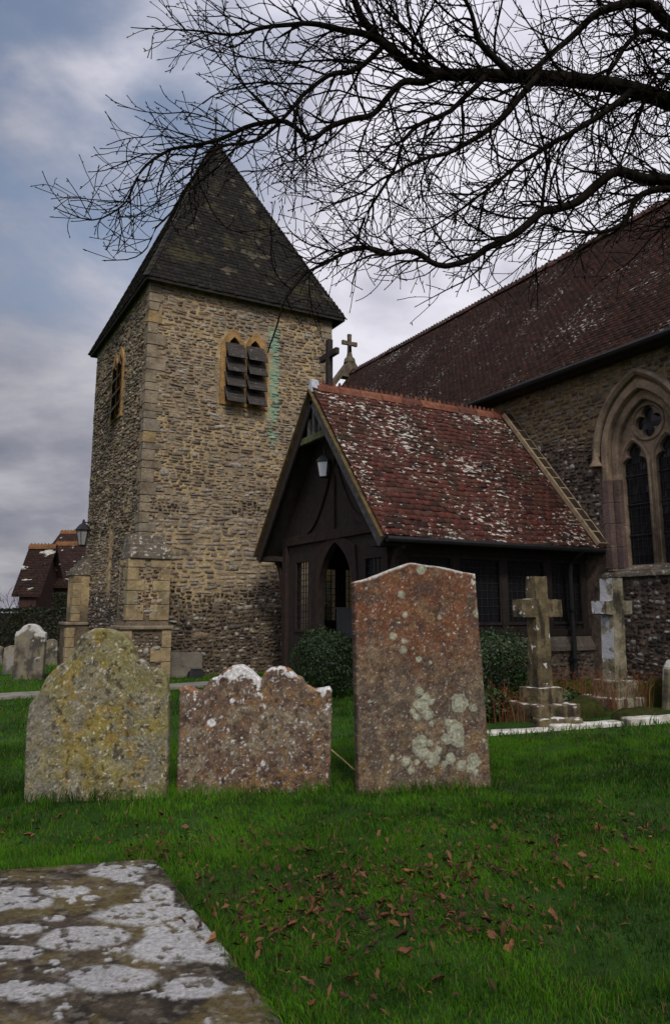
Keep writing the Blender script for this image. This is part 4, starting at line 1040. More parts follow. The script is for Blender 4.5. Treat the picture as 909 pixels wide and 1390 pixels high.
    me_o.location = tuple(p0); tag(me_o, label, cat, group)
    return me_o, p0, S, n, sz
def blend(c, k, w): return c*(1-w[..., None])+np.array(k)*w[..., None]
def flat(s, k): return np.zeros(s.shape+(3,))+np.array(k)
GS = []
def grain(s, z, k, amt=.75):
    return (1-amt/2+amt*fbm(s*70, z*70, 200+k, 3, .7))[..., None]*(.62+.76*fbm(s*13, z*13, 201+k, 5, .65))[..., None]
def paint_scroll(s, z, u, f, dt):
    big = fbm(s*4, z*4, 3, 3)
    c = flat(s, (.205, .182, .115)); c = blend(c, (.140, .126, .085), sstep(.40, .62, fbm(s*14, z*14, 1, 6, .7)))
    c = blend(c, (.33, .32, .25), .45*sstep(.52, .66, fbm(s*60, z*60, 2, 4, .7)))
    zone = .16*np.exp(-((u-.55)/.38)**2-((f-.30)/.24)**2)+.14*np.exp(-((u-.18)/.14)**2-((f-.74)/.10)**2)
    c = blend(c, (.235, .155, .022), .75*sstep(.52, .66, fbm(s*13+3, z*12, 4, 6, .7)+zone-.03))
    c = blend(c, (.215, .19, .045), .5*sstep(.46, .62, fbm(s*6, z*6+5, 6, 5, .65)))
    c = blend(c, (.050, .042, .030), .8*sstep(.60, .68, fbm(s*24, z*24, 7, 5, .65)+.07*np.exp(-((u-.28)/.12)**2-((f-.86)/.12)**2)))
    w = sstep(.69, .72, fbm(s*52, z*52, 9, 4, .6)); c = blend(c, (.50, .49, .42), .75*w)
    rib = .5+.5*np.sin(z*330); rz = sstep(.26, .10, u)*sstep(.7, .5, f); c = blend(c, (.185, .18, .15), .6*rz*(.55+.45*rib))
    return c*grain(s, z, 1), .002*w-.004*sstep(.60, .68, fbm(s*24, z*24, 7, 5, .65))+.0015*rib*rz
GS.append(headstone('headstone', 'leaning yellow lichened headstone with round top and scrolled shoulders', (133, 1084),
    [(36, 1084), (39, 985), (43, 957)], [(43, 957), (56, 939), (66, 919), (81, 903), (94, 896), (99, 888), (104, 876), (116, 860), (132, 853), (152, 853), (170, 860), (180, 872), (185, 886), (188, 895), (197, 896), (203, 903), (213, 906), (222, 910), (228, 921), (231, 946)],
    [(231, 946), (230, 1022), (228, 1075)], .13, .0065, paint_scroll, yaw=4))
def paint_twin(s, z, u, f, dt):
    c = flat(s, (.150, .098, .066)); c = blend(c, (.092, .060, .043), .8*sstep(.40, .64, fbm(s*12, z*12, 21, 6, .7)))
    c = blend(c, (.235, .20, .135), .75*sstep(.46, .64, fbm(s*15, z*15, 22, 6, .7)+.22*np.exp(-((u-.62)/.20)**2-((f-.48)/.18)**2)-.06+.12*np.exp(-((u-.1)/.1)**2-((f-.3)/.3)**2)))
    c = blend(c, (.26, .14, .045), .55*sstep(.58, .70, fbm(s*17+2, z*17, 23, 5, .65)+.10*np.exp(-((u-.8)/.2)**2-((f-.78)/.14)**2)+.05*(f < .2)))
    c = blend(c, (.050, .034, .027), .75*sstep(.60, .68, fbm(s*26, z*26, 24, 5, .65)))
    top = sstep(.20, .0, dt)*sstep(.45, .62, f); side = .30*(u < .12)+1.15*np.exp(-((u-.40)/.17)**2)+.75*np.exp(-((u-.70)/.14)**2)*sstep(.1, 0, dt)+.85*sstep(.85, .95, u)*sstep(.09, .0, dt)
    w = sstep(.60, .63, fbm(s*20, z*20, 25, 5, .65)*.80+.33*top*np.clip(side, 0, 1.1)); w = np.maximum(w, .7*sstep(.70, .73, fbm(s*56, z*56, 26, 4)))
    for a_, b_, r_ in ((-.33, .50, .030), (.06, .21, .018), (-.18, .66, .02)): w = np.maximum(w, sstep(1.1, .85, np.hypot(s-a_, z-b_)/r_*(1+.9*(fbm(s*40, z*40, 27)-.5))))
    c = blend(c, (.62, .61, .60), .92*w); c = blend(c, (.34, .15, .055), .75*sstep(.03, .0, dt)*sstep(.45, .6, fbm(s*12, z*12, 28))*(1-w))
    return c*grain(s, z, 2), .004*w-.003*sstep(.60, .68, fbm(s*26, z*26, 24, 5, .65))
GS.append(headstone('headstone', 'low brown headstone with two round humps crusted in white lichen', (346, 1074),
    [(241, 1070), (244, 985), (245, 934)], [(245, 935), (253, 931), (264, 934), (274, 938), (281, 931), (286, 921), (296, 919), (304, 911), (316, 904), (330, 902), (343, 909), (351, 918), (355, 921), (360, 912), (368, 906), (381, 904), (394, 907), (403, 916), (411, 919), (416, 929), (427, 935), (438, 934), (448, 932), (450, 936)],
    [(450, 936), (450, 990), (447, 1072)], .14, .0065, paint_twin, yaw=3))
spots = [(211, 128, 9), (221, 179, 8), (190, 234, 9), (219, 246, 7), (215, 270, 10), (308, 187, 6), (256, 293, 8), (405, 175, 11), (262, 62, 14), (240, 265, 4), (205, 200, 4), (330, 230, 4), (285, 300, 5),
         (255, 375, 12), (272, 388, 11), (262, 410, 20), (278, 432, 14), (288, 456, 7), (240, 424, 8), (250, 440, 10), (285, 400, 9), (358, 402, 22), (393, 418, 10), (345, 470, 22), (352, 492, 22), (330, 455, 10), (325, 495, 13), (262, 500, 17), (256, 520, 18), (283, 505, 9),
         (290, 548, 20), (270, 535, 12), (222, 552, 13), (362, 562, 14), (395, 550, 18), (388, 570, 12), (335, 545, 14), (318, 560, 10), (235, 575, 9), (305, 525, 10), (400, 580, 8), (250, 555, 8), (186, 545, 6), (130, 400, 5), (420, 500, 5)]
def make_paint_tall():
    px = [(430+a/1.898, 740+b/1.898, r/1.898) for a, b, r in spots]
    p0 = gpt(573, 1070); a = HEAD+math.pi+R(9); n = np.array([math.cos(a), math.sin(a), 0]); S = np.array([-n[1], n[0], 0]); S = S if S @ rgt > 0 else -S
    loc = []
    for x, y, r in px:
        q_ = on_vert(x, y, p0, n); q2 = on_vert(x+r, y, p0, n); loc.append(((q_-p0) @ S, q_[2]-p0[2], np.linalg.norm(q2-q_)))
    def paint(s, z, u, f, dt):
        c = flat(s, (.172, .128, .078)); up_ = sstep(.40, .72, f+.26*(fbm(s*3, z*3, 41)-.5))
        c = blend(c, (.115, .085, .062), sstep(.42, .62, fbm(s*18, z*18, 40, 6, .7)))
        c = blend(c, (.150, .056, .024), .9*up_*sstep(.28, .56, fbm(s*10, z*10, 42, 6, .7)+.08))
        c = blend(c, (.085, .042, .026), .7*sstep(.50, .64, fbm(s*9, z*9, 43, 6, .7)))
        c = blend(c, (.22, .135, .050), .40*sstep(.60, .72, fbm(s*11, z*11, 44, 5, .65)+.12*sstep(.40, .2, f)))
        c = blend(c, (.060, .046, .038), .6*sstep(.54, .64, fbm(s*15, z*15, 45, 5)+.10*np.exp(-((f-.38)/.10)**2)))
        c = blend(c, (.27, .245, .20), .40*sstep(.58, .70, fbm(s*75, z*75, 46, 4, .65)))
        w = sstep(.73, .76, fbm(s*60, z*60, 47, 4))
        ed = sstep(.022, .0, dt+.035*(fbm(s*16, z*16, 48)-.5)); w = np.maximum(w*.7, ed)
        cr = sstep(.60, .64, fbm(s*22, z*22, 49, 5, .6)*.62+.36*sstep(.88, 1.0, u)*sstep(.74, .95, f)); w = np.maximum(w, cr)
        c = blend(c, (.52, .50, .45), .9*w); hh = .003*w
        wob = (fbm(s*26, z*26, 50, 3)-.5)
        for a_, b_, r in loc:
            d = np.sqrt((s-a_)**2+(z-b_)**2)/r*(1+.7*wob)
            k = sstep(1.0, .86, d); rg = .5+.5*np.cos(d*9.0)
            if k.max() > 0:
                c = blend(c, (.36, .37, .27), k*.93*(.55+.9*np.clip(fbm(s*60, z*60, 52, 4, .7), 0, .5))); c = blend(c, (.17, .165, .11), k*.55*rg*sstep(.25, .45, d)); hh = hh+.004*k*(1-.5*rg)
        return c*grain(s, z, 3), hh
    return paint
GS.append(headstone('headstone', 'tall rust brown headstone with shallow pointed top and pale lichen rosettes', (573, 1070),
    [(484, 1066), (481, 930), (478, 791)], [(478, 791), (500, 784), (530, 773), (552, 765), (560, 765), (600, 771), (641, 780)], [(641, 780), (652, 920), (663, 1066)], .15, .0065, make_paint_tall(), yaw=9))
def paint_far(k, white=0.0, tone=(.16, .14, .11)):
    def paint(s, z, u, f, dt):
        c = flat(s, tone); c = blend(c, tuple(v*.35 for v in tone), .9*sstep(.42, .58, fbm(s*7, z*4, 60+k)+.10*(u < .4)))
        c = blend(c, (.24, .20, .12), .5*sstep(.5, .62, fbm(s*8, z*8, 61+k)))
        w = sstep(.55, .6, fbm(s*9, z*9, 62+k)*.75+white*sstep(.25, 0, dt)); return blend(c, (.52, .51, .48), .9*w), .003*w
    return paint
GS.append(headstone('headstone', 'dark headstone with white crusted round top far left of the tower', (40, 922), [(19, 922), (21, 860)], [(21, 862), (23, 857), (27, 857), (30, 851), (38, 847), (46, 847), (54, 851), (57, 857), (62, 859), (62, 863)], [(62, 863), (59, 922)], .13, .03, paint_far(1, .40), yaw=-2, lean=3))
GS.append(headstone('headstone', 'plain pale headstone just behind the white topped one', (12, 915), [(4, 915), (6, 880)], [(6, 880), (14, 876), (22, 876), (23, 880)], [(23, 880), (22, 915)], .11, .03, paint_far(5, 0, (.25, .235, .21)), yaw=-4, lean=4))
GS.append(headstone('headstone', 'small mottled round topped headstone near the hedge beside the tower', (71, 903), [(62, 903), (62, 871)], [(62, 872), (66, 868), (72, 867), (77, 869), (79, 873)], [(79, 873), (79, 903)], .12, .035, paint_far(9, .10, (.17, .155, .12)), yaw=0))
GS.append(headstone('headstone', 'squat headstone cut by the left edge below the hedge', (0, 905), [(-14, 905), (-14, 880)], [(-14, 880), (-6, 876), (2, 877), (5, 880)], [(5, 880), (5, 905)], .12, .035, paint_far(13, .05, (.16, .15, .12)), yaw=0))
GS.append(headstone('headstone', 'leaning pale mossy headstone at the right edge of the kerbed plot', (915, 962), [(901, 962), (898, 905)], [(898, 905), (897, 899), (903, 895), (925, 896), (940, 901)], [(940, 901), (938, 962)], .12, .012, paint_far(17, .22, (.21, .195, .13)), yaw=20, lean=-6))
b_ = headstone('boundary_stone', 'small pale upright stone at the left foot of the round bush', (389, 912), [(385, 912), (386, 882)], [(386, 882), (388, 876), (392, 875), (394, 878)], [(394, 878), (394, 912)], .12, .03, paint_far(21, .2, (.25, .23, .18)), cat='stone')
# ledger slab in the corner
sA, sB, sC = gpt(212, 1172), gpt(316, 1306), gpt(0, 1188)
ex = sC-sA; ex[2] = 0; ex /= np.linalg.norm(ex); ey = sB-sA; ey[2] = 0; ey /= np.linalg.norm(ey)
sz_ = .032; XS = np.linspace(0, 2.1, 240); YS = np.linspace(0, 2.0, 230)
SX, SY = np.meshgrid(XS, YS, indexing='ij')
ch = .03*np.clip(.10-SX-SY, 0, 1)
PW = sA+ex*SX[..., None]+ey*SY[..., None]
blobs = [(157, 1183, 42, 9), (170, 1190, 20, 8), (86, 1209, 34, 8), (12, 1212, 30, 12), (30, 1222, 40, 10), (200, 1241, 62, 16), (215, 1218, 22, 16), (232, 1240, 20, 14), (122, 1273, 55, 16), (95, 1280, 45, 10), (245, 1270, 45, 20), (235, 1290, 62, 20), (285, 1295, 30, 14), (75, 1246, 14, 4), (125, 1219, 13, 4), (25, 1260, 30, 7), (20, 1292, 40, 10), (-20, 1225, 40, 12), (150, 1330, 60, 18), (40, 1345, 60, 14), (260, 1345, 40, 15)]
white = np.zeros(SX.shape); wob = fbm(SX*9, SY*9, 70, 5, .6)-.5
rel_ = PW-sA; cxs = rel_ @ np.linalg.lstsq(np.stack([ex, ey]).T, np.eye(3), rcond=None)[0].T
for bx, by, rx, ry in blobs:
    p = on_axis(bx, by, 2, sA[2]+sz_); q1 = on_axis(bx+rx, by, 2, sA[2]+sz_); q2 = on_axis(bx, by+ry, 2, sA[2]+sz_)
    a = q1-p; c = q2-p; Mi = np.linalg.inv(np.array([[a[0], c[0]], [a[1], c[1]]])); dl = (PW[..., :2]-p[:2]) @ Mi.T
    white = np.maximum(white, sstep(1.16, .90, np.sqrt((dl**2).sum(-1))*(1+.55*wob)))
white *= 1-.9*sstep(.60, .66, fbm(SX*26, SY*26, 72, 3)); white = np.maximum(white, sstep(.70, .73, fbm(SX*14, SY*14, 77, 4)))
Ct = flat(SX, (.082, .064, .044)); Ct = blend(Ct, (.032, .026, .019), sstep(.42, .6, fbm(SX*10, SY*10, 73))); Ct = blend(Ct, (.15, .115, .04), .7*sstep(.52, .64, fbm(SX*6, SY*6, 74)))
Ct = blend(Ct, (.20, .18, .14), .6*sstep(.55, .66, fbm(SX*30, SY*30, 75, 3))); Ct = blend(Ct, (.46, .46, .45), .92*white); Ct *= (.80+.40*fbm(SX*45, SY*45, 78, 4, .7))[..., None]; Ct *= .78*(.8+.4*fbm(SX*4, SY*4, 79, 4))[..., None]
ed = np.minimum(np.minimum(SX, SY), np.minimum(2.1-SX, 2.0-SY)); Z = sz_-.02*(1-sstep(0, .025, ed))+.004*white+.005*(fbm(SX*20, SY*20, 76)-.5)
gzv = gz(PW[..., 0], PW[..., 1]); V = PW.copy(); V[..., 2] = gzv+Z
I = np.arange(SX.size).reshape(SX.shape); q = np.stack([I[:-1, :-1], I[1:, :-1], I[1:, 1:], I[:-1, 1:]], -1).reshape(-1, 4)
rim = np.concatenate([I[0, :], I[1:, -1], I[-1, -2::-1], I[-2::-1, 0]]); Vl = V.reshape(-1, 3)[rim].copy(); Vl[:, 2] -= .2
nb = SX.size; q3 = np.stack([rim[:-1], rim[1:], nb+np.arange(1, len(rim)), nb+np.arange(len(rim)-1)], -1)
sl_o = mesh_np('ledger_slab', np.concatenate([V.reshape(-1, 3), Vl]), [q, q3], M['grave'], smooth=True, attrs={'tone': np.concatenate([Ct.reshape(-1, 3), Ct.reshape(-1, 3)[rim]*.7])})
tag(sl_o, 'flat ledger slab blotched with white lichen set in the foreground grass', 'grave slab')

# ------------------------------------------------------------------ the two stone crosses, kerb
def cross_mat(name, base, dark, pale, white=False):
    m = NT(name, 0.92, 0.2); x, y, z = m.xyz()
    c = m.ramp(m.noise(5, 6, rough=0.65), (0.32, dark), (0.5, base), (0.68, pale))
    c = m.mix(m.sm(m.noise((7, 7, 2.0), 5), 0.52, 0.64, 0, 0.85), c, (.020, .017, .014))
    c = m.mix(m.sm(m.noise(9, 5, vec=m.vadd(m.pos, (4, 4, 4))), 0.58, 0.66, 0, 0.7), c, (.045, .050, .012))
    nz = m.t.nodes.new('ShaderNodeSeparateXYZ'); m.set(nz.inputs[0], m.geo.outputs['True Normal'])
    top = m.math('MULTIPLY', m.sm(nz.outputs[2], 0.5, 0.9), 0.13)
    c = m.mix(m.sm(m.math('ADD', m.noise(6.5, 6, rough=.6), top), 0.64, 0.68, 0, 0.92), c, (.55, .54, .50))
    if white: c = m.mix(m.math('MULTIPLY', m.math('MULTIPLY', m.sm(nz.outputs[0], -.6, -.9), m.sm(m.noise(6.0, 6), .40, .48)), m.sm(z, .62, .70)), c, (.40, .40, .42))
    m.col(c); m.bump(m.noise(28, 7, rough=0.7), 0.02); return m.m
CR1 = cross_mat('brown_cross_stone', (.105, .080, .043), (.034, .028, .019), (.19, .16, .095))
CR2 = cross_mat('pale_cross_stone', (.165, .145, .095), (.065, .054, .036), (.27, .25, .195), True)
def eroded(o, amt=.012, sc=9.0):
    """knock the edges of a stone about a little: subdivide and push the points"""
    me = o.data; b2 = bmesh.new(); b2.from_mesh(me)
    bmesh.ops.subdivide_edges(b2, edges=b2.edges[:], cuts=5, use_grid_fill=True)
    P = np.array([v.co[:] for v in b2.verts]); w = P+np.array(origin_of(o.parent))
    dx = fbm(w[:, 0]*sc+w[:, 2]*sc, w[:, 1]*sc-w[:, 2]*3, 81)-.5; dy = fbm(w[:, 1]*sc+w[:, 2]*sc, w[:, 0]*sc, 82)-.5; dz = fbm(w[:, 0]*sc, w[:, 1]*sc+w[:, 2]*2, 83)-.5
    for v, a, c, e2 in zip(b2.verts, dx, dy, dz): v.co.x += a*amt*2; v.co.y += c*amt*2; v.co.z += e2*amt*2
    b2.to_mesh(me); b2.free(); return o
def stone_cross(label, cx_, cy_, zt, za0, za1, zs, sw_, sd_, arm, steps, mat, lean):
    z0 = float(gz(cx_, cy_)); t = thing('stone_cross', label, 'stone cross', (cx_, cy_, z0), 'stone crosses in the kerbed plot')
    ax = np.array([1.0, -.05, 0]); ax /= np.linalg.norm(ax); ay = np.array([-ax[1], ax[0], 0]); up = np.array([lean, 0, 1.0]); up /= np.linalg.norm(up)
    c = lambda z, dx=0: np.array([cx_, cy_, 0])+up*z+ax*dx
    b = MB(); w = sw_/2
    o_ = [(-w*1.08, zs), (-w*.95, za0), (-arm, za0+.01), (-arm, za1-.01), (-w*.98, za1), (-w*.95, zt), (w*.95, zt), (w*.98, za1), (arm, za1-.01), (arm, za0+.01), (w*.95, za0), (w*1.08, zs)]
    b.slab(o_, [], lambda u, v, k=0: c(v, u)+ay*k, -sd_/2, sd_/2)
    o = b.build('cross', mat, t, weld=True); eroded(o, .010); md = o.modifiers.new('bevel', 'BEVEL'); md.width = .014; md.segments = 2; md.limit_method = 'ANGLE'
    for k, (hx_, hy_, za, zb, rot) in enumerate(steps):
        b = MB(); a1 = np.array([math.cos(rot), math.sin(rot), 0]); a2 = np.array([-a1[1], a1[0], 0])
        b.obox((cx_, cy_, (za+zb)/2+.0), (a1, a2, (0, 0, 1)), (hx_, hy_, (zb-za)/2)); o = b.build('step', mat, t); eroded(o, .016, 7); md = o.modifiers.new('bevel', 'BEVEL'); md.width = .018; md.segments = 2; md.limit_method = 'ANGLE'
    return t
c1 = (6.78, 6.93)
Zf = lambda px, py, yy: float(on_axis(px, py, 1, yy)[2])
stone_cross('brown stone cross on three worn steps just right of the tall headstone', *c1, Zf(727, 783, c1[1]), Zf(727, 838, c1[1]), Zf(727, 813, c1[1]), Zf(727, 935, c1[1]), .205, .17, .315,
    [(.19, .19, Zf(735, 957, c1[1]), Zf(735, 932, c1[1]), .02), (.33, .31, Zf(735, 985, c1[1]-.2), Zf(735, 955, c1[1]-.1), -.03)], CR1, .006)
c2 = (8.58, 7.36)
stone_cross('pale stone cross with a white lichened side against the flint nave wall', *c2, Zf(831, 785, c2[1]), Zf(831, 834, c2[1]), Zf(831, 815, c2[1]), Zf(836, 923, c2[1]), .215, .23, .27,
    [(.22, .22, Zf(840, 948, c2[1]), Zf(840, 922, c2[1]), .0), (.36, .34, Zf(845, 968, c2[1]-.2), Zf(845, 945, c2[1]-.1), .04)], CR2, .035)
kerbm = NT('white_kerb_stone', 0.9, 0.2); kc = kerbm.ramp(kerbm.noise(5, 6, rough=.65), (.3, (.22, .20, .165)), (.5, (.48, .465, .42)), (.7, (.60, .59, .55)))
kc = kerbm.mix(kerbm.sm(kerbm.noise(4, 6), .55, .68, 0, .8), kc, (.06, .055, .028)); kerbm.col(kc); kerbm.bump(kerbm.noise(24, 6), .02)
kA, kB = gpt(640, 999), gpt(909, 980); kd = kB-kA; kd[2] = 0; kd /= np.linalg.norm(kd); ks = np.array([-kd[1], kd[0], 0])
b = MB(); ln = [0, .95, 1.9, 2.95, 3.9, 4.7]
for a0, a1, dz, dr in zip(ln, ln[1:], (-.065, -.045, -.020, .0, .0), (.0, .01, -.015, .01, 0)):
    p, q = kA+kd*(a0+.012), kA+kd*(a1-.012); c_ = (p+q)/2+ks*dr; zc = float(gz(c_[0], c_[1])); b.obox((c_[0], c_[1], zc+dz), (kd, ks, (0, 0, 1)), ((a1-a0)/2-.012, .075, .10))
kerb = b.build('grave_kerb', kerbm.m); eroded(kerb, .012, 6); md = kerb.modifiers.new('bevel', 'BEVEL'); md.width = .015; md.limit_method = 'ANGLE'
tag(kerb, 'low white kerb edging the grave plot below the crosses', 'kerb')
# a broken stone lying at the foot of the first cross
p = gpt(768, 990); b = MB(); b.obox((p[0], p[1]+.12, p[2]+.02), ((.93, -.36, 0), (.36, .93, 0), (0, 0, 1)), (.26, .11, .085)); o = b.build('fallen_stone', CR1); eroded(o, .03, 6)
md = o.modifiers.new('bevel', 'BEVEL'); md.width = .03; md.segments = 2; md.limit_method = 'ANGLE'
tag(o, 'low brown block with a white top lying at the foot of the nearer cross', 'stone')
# garden cane
b = MB(); pa, pb = at(446, 1015, 6.35), at(485, 1049, 6.15); b.tube([pa, (pa+pb)/2+np.array([0, 0, .004]), pb], .006, 6)
tag(b.build('garden_cane', plain('dry_cane', (.42, .33, .11), .7, .2, 12, .002)), 'thin yellow cane lying slanted between two headstones', 'cane')

# ------------------------------------------------------------------ leafy things
def leaf_mat(name, stops, rough=0.45, spec=0.4):
    m = NT(name, rough, spec); m.col(m.ramp(m.rand, *stops))
    t = m.t.nodes.new('ShaderNodeBsdfTranslucent'); m.set(t.inputs[0], m.ramp(m.rand, *[(p, tuple(v*.9 for v in c)) for p, c in stops]))
    mx_ = m.t.nodes.new('ShaderNodeMixShader'); mx_.inputs[0].default_value = .22
    m.t.links.new(m.b.outputs[0], mx_.inputs[1]); m.t.links.new(t.outputs[0], mx_.inputs[2]); m.t.links.new(mx_.outputs[0], m.o.inputs[0]); return m.m
M['box'] = leaf_mat('box_leaf', [(0, (.010, .022, .007)), (.5, (.022, .048, .012)), (.85, (.040, .080, .020)), (1, (.07, .11, .035))])
M['hedge'] = leaf_mat('hedge_leaf', [(0, (.008, .012, .006)), (.6, (.018, .026, .012)), (1, (.045, .050, .022))], .6, .2)
M['ivy'] = leaf_mat('ivy_leaf', [(0, (.012, .026, .008)), (.5, (.030, .060, .014)), (1, (.065, .11, .030))])
M['twig'] = plain('shrub_twig', (.035, .025, .018), .9, .3, 20, 0)
def leaves(P, N, size, seed, asp=.55):
    """pointed leaves at points P roughly facing N"""
    r = np.random.default_rng(seed); n = len(P); d = N+r.normal(0, .65, (n, 3)); d /= np.linalg.norm(d, axis=1)[:, None]
    a = np.cross(d, r.normal(0, 1, (n, 3))); a /= np.linalg.norm(a, axis=1)[:, None]; c = np.cross(d, a); sz2 = size*r.uniform(.6, 1.3, n)[:, None]
    V = np.stack([P-a*sz2*.5, P+c*sz2*asp*.5+d*sz2*.06, P+a*sz2*.55-d*sz2*.10, P-c*sz2*asp*.5+d*sz2*.06], 1).reshape(-1, 3)
    b0 = np.arange(n)*4; return V, [np.stack([b0, b0+1, b0+2, b0+3], 1)]
def bush_points(c, rad, n, seed, fill=.55, flat_base=True, lump=.26):
    r = np.random.default_rng(seed); d = r.normal(0, 1, (n, 3)); d /= np.linalg.norm(d, axis=1)[:, None]
    th = np.arctan2(d[:, 1], d[:, 0]); k = 1+lump*2*(fbm(th*1.7+d[:, 2]*2+7, d[:, 2]*3+d[:, 0]*2, seed, 4)-.5)
    rr = k*(1-(1-fill)*r.random(n)**1.6); sq = np.sign(d)*np.abs(d)**.8; sq /= np.linalg.norm(sq, axis=1)[:, None]**.65
    P = np.asarray(c)+sq*np.asarray(rad)*rr[:, None]; return P, d
def bush(name, label, px, py, hw, ht, n, size, seed, mat, cat, group=None, dy=1.0, dd=0.0):
    p0 = gpt(px, py)+np.array([fwd[0], fwd[1], 0])*dd; p0[2] = float(gz(p0[0], p0[1])); t = thing(name, label, cat, p0, group)
    c = p0+np.array([0, 0, ht*.50]); P, N = bush_points(c, (hw, hw*dy, ht*.52), n, seed); ok = P[:, 2] > p0[2]+.01; P, N = P[ok], N[ok]
    V, F = leaves(P, N, size, seed); mesh_np('leaves', V, F, mat, t)
    b = MB(); r = random.Random(seed)
    for k in range(26):
        a = r.uniform(0, 6.28); e2 = c+np.array([hw*.8*math.cos(a)*r.random(), hw*.8*math.sin(a)*r.random(), ht*r.uniform(-.05, .42)])
        b.tube([p0+np.array([r.uniform(-.1, .1), r.uniform(-.1, .1), -.05]), (p0+e2)/2+np.array([r.uniform(-.1, .1), r.uniform(-.1, .1), 0]), e2], [.016, .011, .004], 5)
    b.build('stems', M['twig'], t); return t
bush('evergreen_bush', 'round clipped dark green bush in front of the porch doorway', 440, 950, .54, 1.05, 11000, .040, 3, M['box'], 'bush', dd=.3)
bush('evergreen_bush', 'dark evergreen bush between the tall headstone and the nearer cross', 676, 957, .62, 1.02, 11000, .042, 4, M['box'], 'bush', dd=.3)
bush('ivy_clump', 'low ragged ivy clump at the foot of the nearer stone cross', 668, 985, .36, .38, 1500, .055, 5, M['ivy'], 'ivy', dd=.35, dy=.6)
bush('fern_clump', 'small green tuft growing inside the kerb between the two crosses', 792, 978, .24, .30, 480, .06, 6, M['ivy'], 'plant', dd=.7, dy=.7)
# mossy mounds in the plot
mo = NT('moss_mound', 0.98, 0.1); mc = mo.ramp(mo.noise(9, 6, rough=.7), (.3, (.012, .016, .006)), (.55, (.040, .045, .010)), (.75, (.075, .062, .016)))
mo.col(mc); mo.bump(mo.noise(60, 6, rough=.7), .03)
for lab, px, py, w, h_, sd in (('mossy brown mound in the plot below the pale cross', 868, 975, .42, .15, 1), ('dark mossy hummock beside the steps of the pale cross', 792, 972, .30, .26, 2), ('black green moss cushion in front of the stone at the right edge', 893, 958, .20, .40, 3)):
    p0 = gpt(px, py); u_, v_ = np.meshgrid(np.linspace(0, 2*math.pi, 49)[:-1], np.linspace(0, 1, 14), indexing='ij')
    rr = (1+.5*(fbm(np.cos(u_)*1.5+sd*5, np.sin(u_)*1.5, 90+sd)-.5))*w*np.sin(v_*math.pi/2); X = rr*np.cos(u_); Y = rr*np.sin(u_)*.7; Zm = h_*np.cos(v_*math.pi/2)**.8*(1+.4*(fbm(X*9+sd*3, Y*9, 95)-.5))-.03
    I = np.arange(u_.size).reshape(u_.shape); J = np.roll(I, -1, 0); q = np.stack([I[:, :-1], J[:, :-1], J[:, 1:], I[:, 1:]], -1).reshape(-1, 4)
    o = mesh_np('moss_mound', np.stack([X, Y, Zm], -1).reshape(-1, 3), [q], mo.m, smooth=True); o.location = tuple(p0); tag(o, lab, 'moss')
# dry stems
M['dry'] = leaf_mat('dry_stem', [(0, (.09, .030, .016)), (.5, (.16, .055, .025)), (1, (.21, .12, .05))], .8, .1)
def dry_plant(label, px, py, w, h_, n, seed, depth=.5):
    p0 = gpt(px, py); r = random.Random(seed); b = MB()
    for k in range(n):
        s_ = p0+rgt*r.uniform(-w, w)+np.array([fwd[0], fwd[1], 0])*r.uniform(-depth, depth)*.6; hh = h_*r.uniform(.4, 1.05); a = r.uniform(0, 6.28); ln = r.uniform(.05, .5)*hh
        pts = [s_, s_+np.array([math.cos(a)*ln*.25, math.sin(a)*ln*.25, hh*.55]), s_+np.array([math.cos(a)*ln, math.sin(a)*ln, hh*r.uniform(.8, 1.0)])]
        b.tube(pts, [.0045, .0035, .0015], 4)
        for j in range(3):
            q_ = lerp(pts[1], pts[2], r.random()); a2 = r.uniform(0, 6.28); b.tube([q_, q_+np.array([math.cos(a2)*.07, math.sin(a2)*.07, r.uniform(-.03, .07)])], [.0025, .001], 3)
    o = b.build('dry_plant', M['dry'], fix=False); return tag(o, label, 'dead plant', 'dead plants in the kerbed plot')
dry_plant('reddish dead stems standing between the two stone crosses', 782, 965, .55, .62, 150, 1)
dry_plant('reddish dead stems to the right of the pale cross', 885, 958, .38, .55, 110, 2)
dry_plant('thin withered stems left of the nearer cross', 690, 978, .28, .5, 60, 3)
# hedge and bare shrub on the far left
def hedge(label, pxa, pxb, ytop, depth, n, seed, thick=.9):
    a = at(pxa, 880, depth); c = at(pxb, 880, depth); zt = at((pxa+pxb)/2, ytop, depth)[2]; zb = float(gz(a[0], a[1])); t = thing('hedge', label, 'hedge', ((a+c)/2)[:2].tolist()+[zb])
    r = np.random.default_rng(seed); u_ = r.random(n); Zh = zt-zb; top = Zh*(1+.12*(fbm(u_*14, u_*0, seed)-.5)); face = r.random(n)
    L = np.linalg.norm(c-a); D = np.array([fwd[0], fwd[1], 0]); D /= np.linalg.norm(D); w = np.where(face < .6, -thick/2*(.75+.4*fbm(u_*20, face*8, seed+1)), r.uniform(-thick/2, thick/2, n)); z = np.where(face < .6, r.random(n)*top, top*(1-.06*r.random(n)))
    P = a*(1-u_)[:, None]+c*u_[:, None]; P[:, 2] = zb+z; P = P+D*w[:, None]; N = np.where((face < .6)[:, None], -D, np.array([0, 0, 1.0]))
    V, F = leaves(P, N, .11, seed); mesh_np('leaves', V, F, M['hedge'], t)
    b = MB(); nb_ = max(4, int(L/.5))
    for k in range(nb_):
        p = lerp(a, c, (k+.5)/nb_); b.tube([(p[0], p[1], zb-.05), (p[0]+.05, p[1], zb+Zh*.5), (p[0], p[1]+.05, zb+Zh*.92)], [.06, .05, .02], 5)
    s2 = np.linalg.norm(c-a); ax1 = (c-a)/s2; ax1[2] = 0
    b.obox(((a+c)/2)[:2].tolist()+[zb+Zh*.45], (ax1, D, (0, 0, 1)), (s2/2-.05, thick*.28, Zh*.43)); b.build('stems', M['twig'], t)
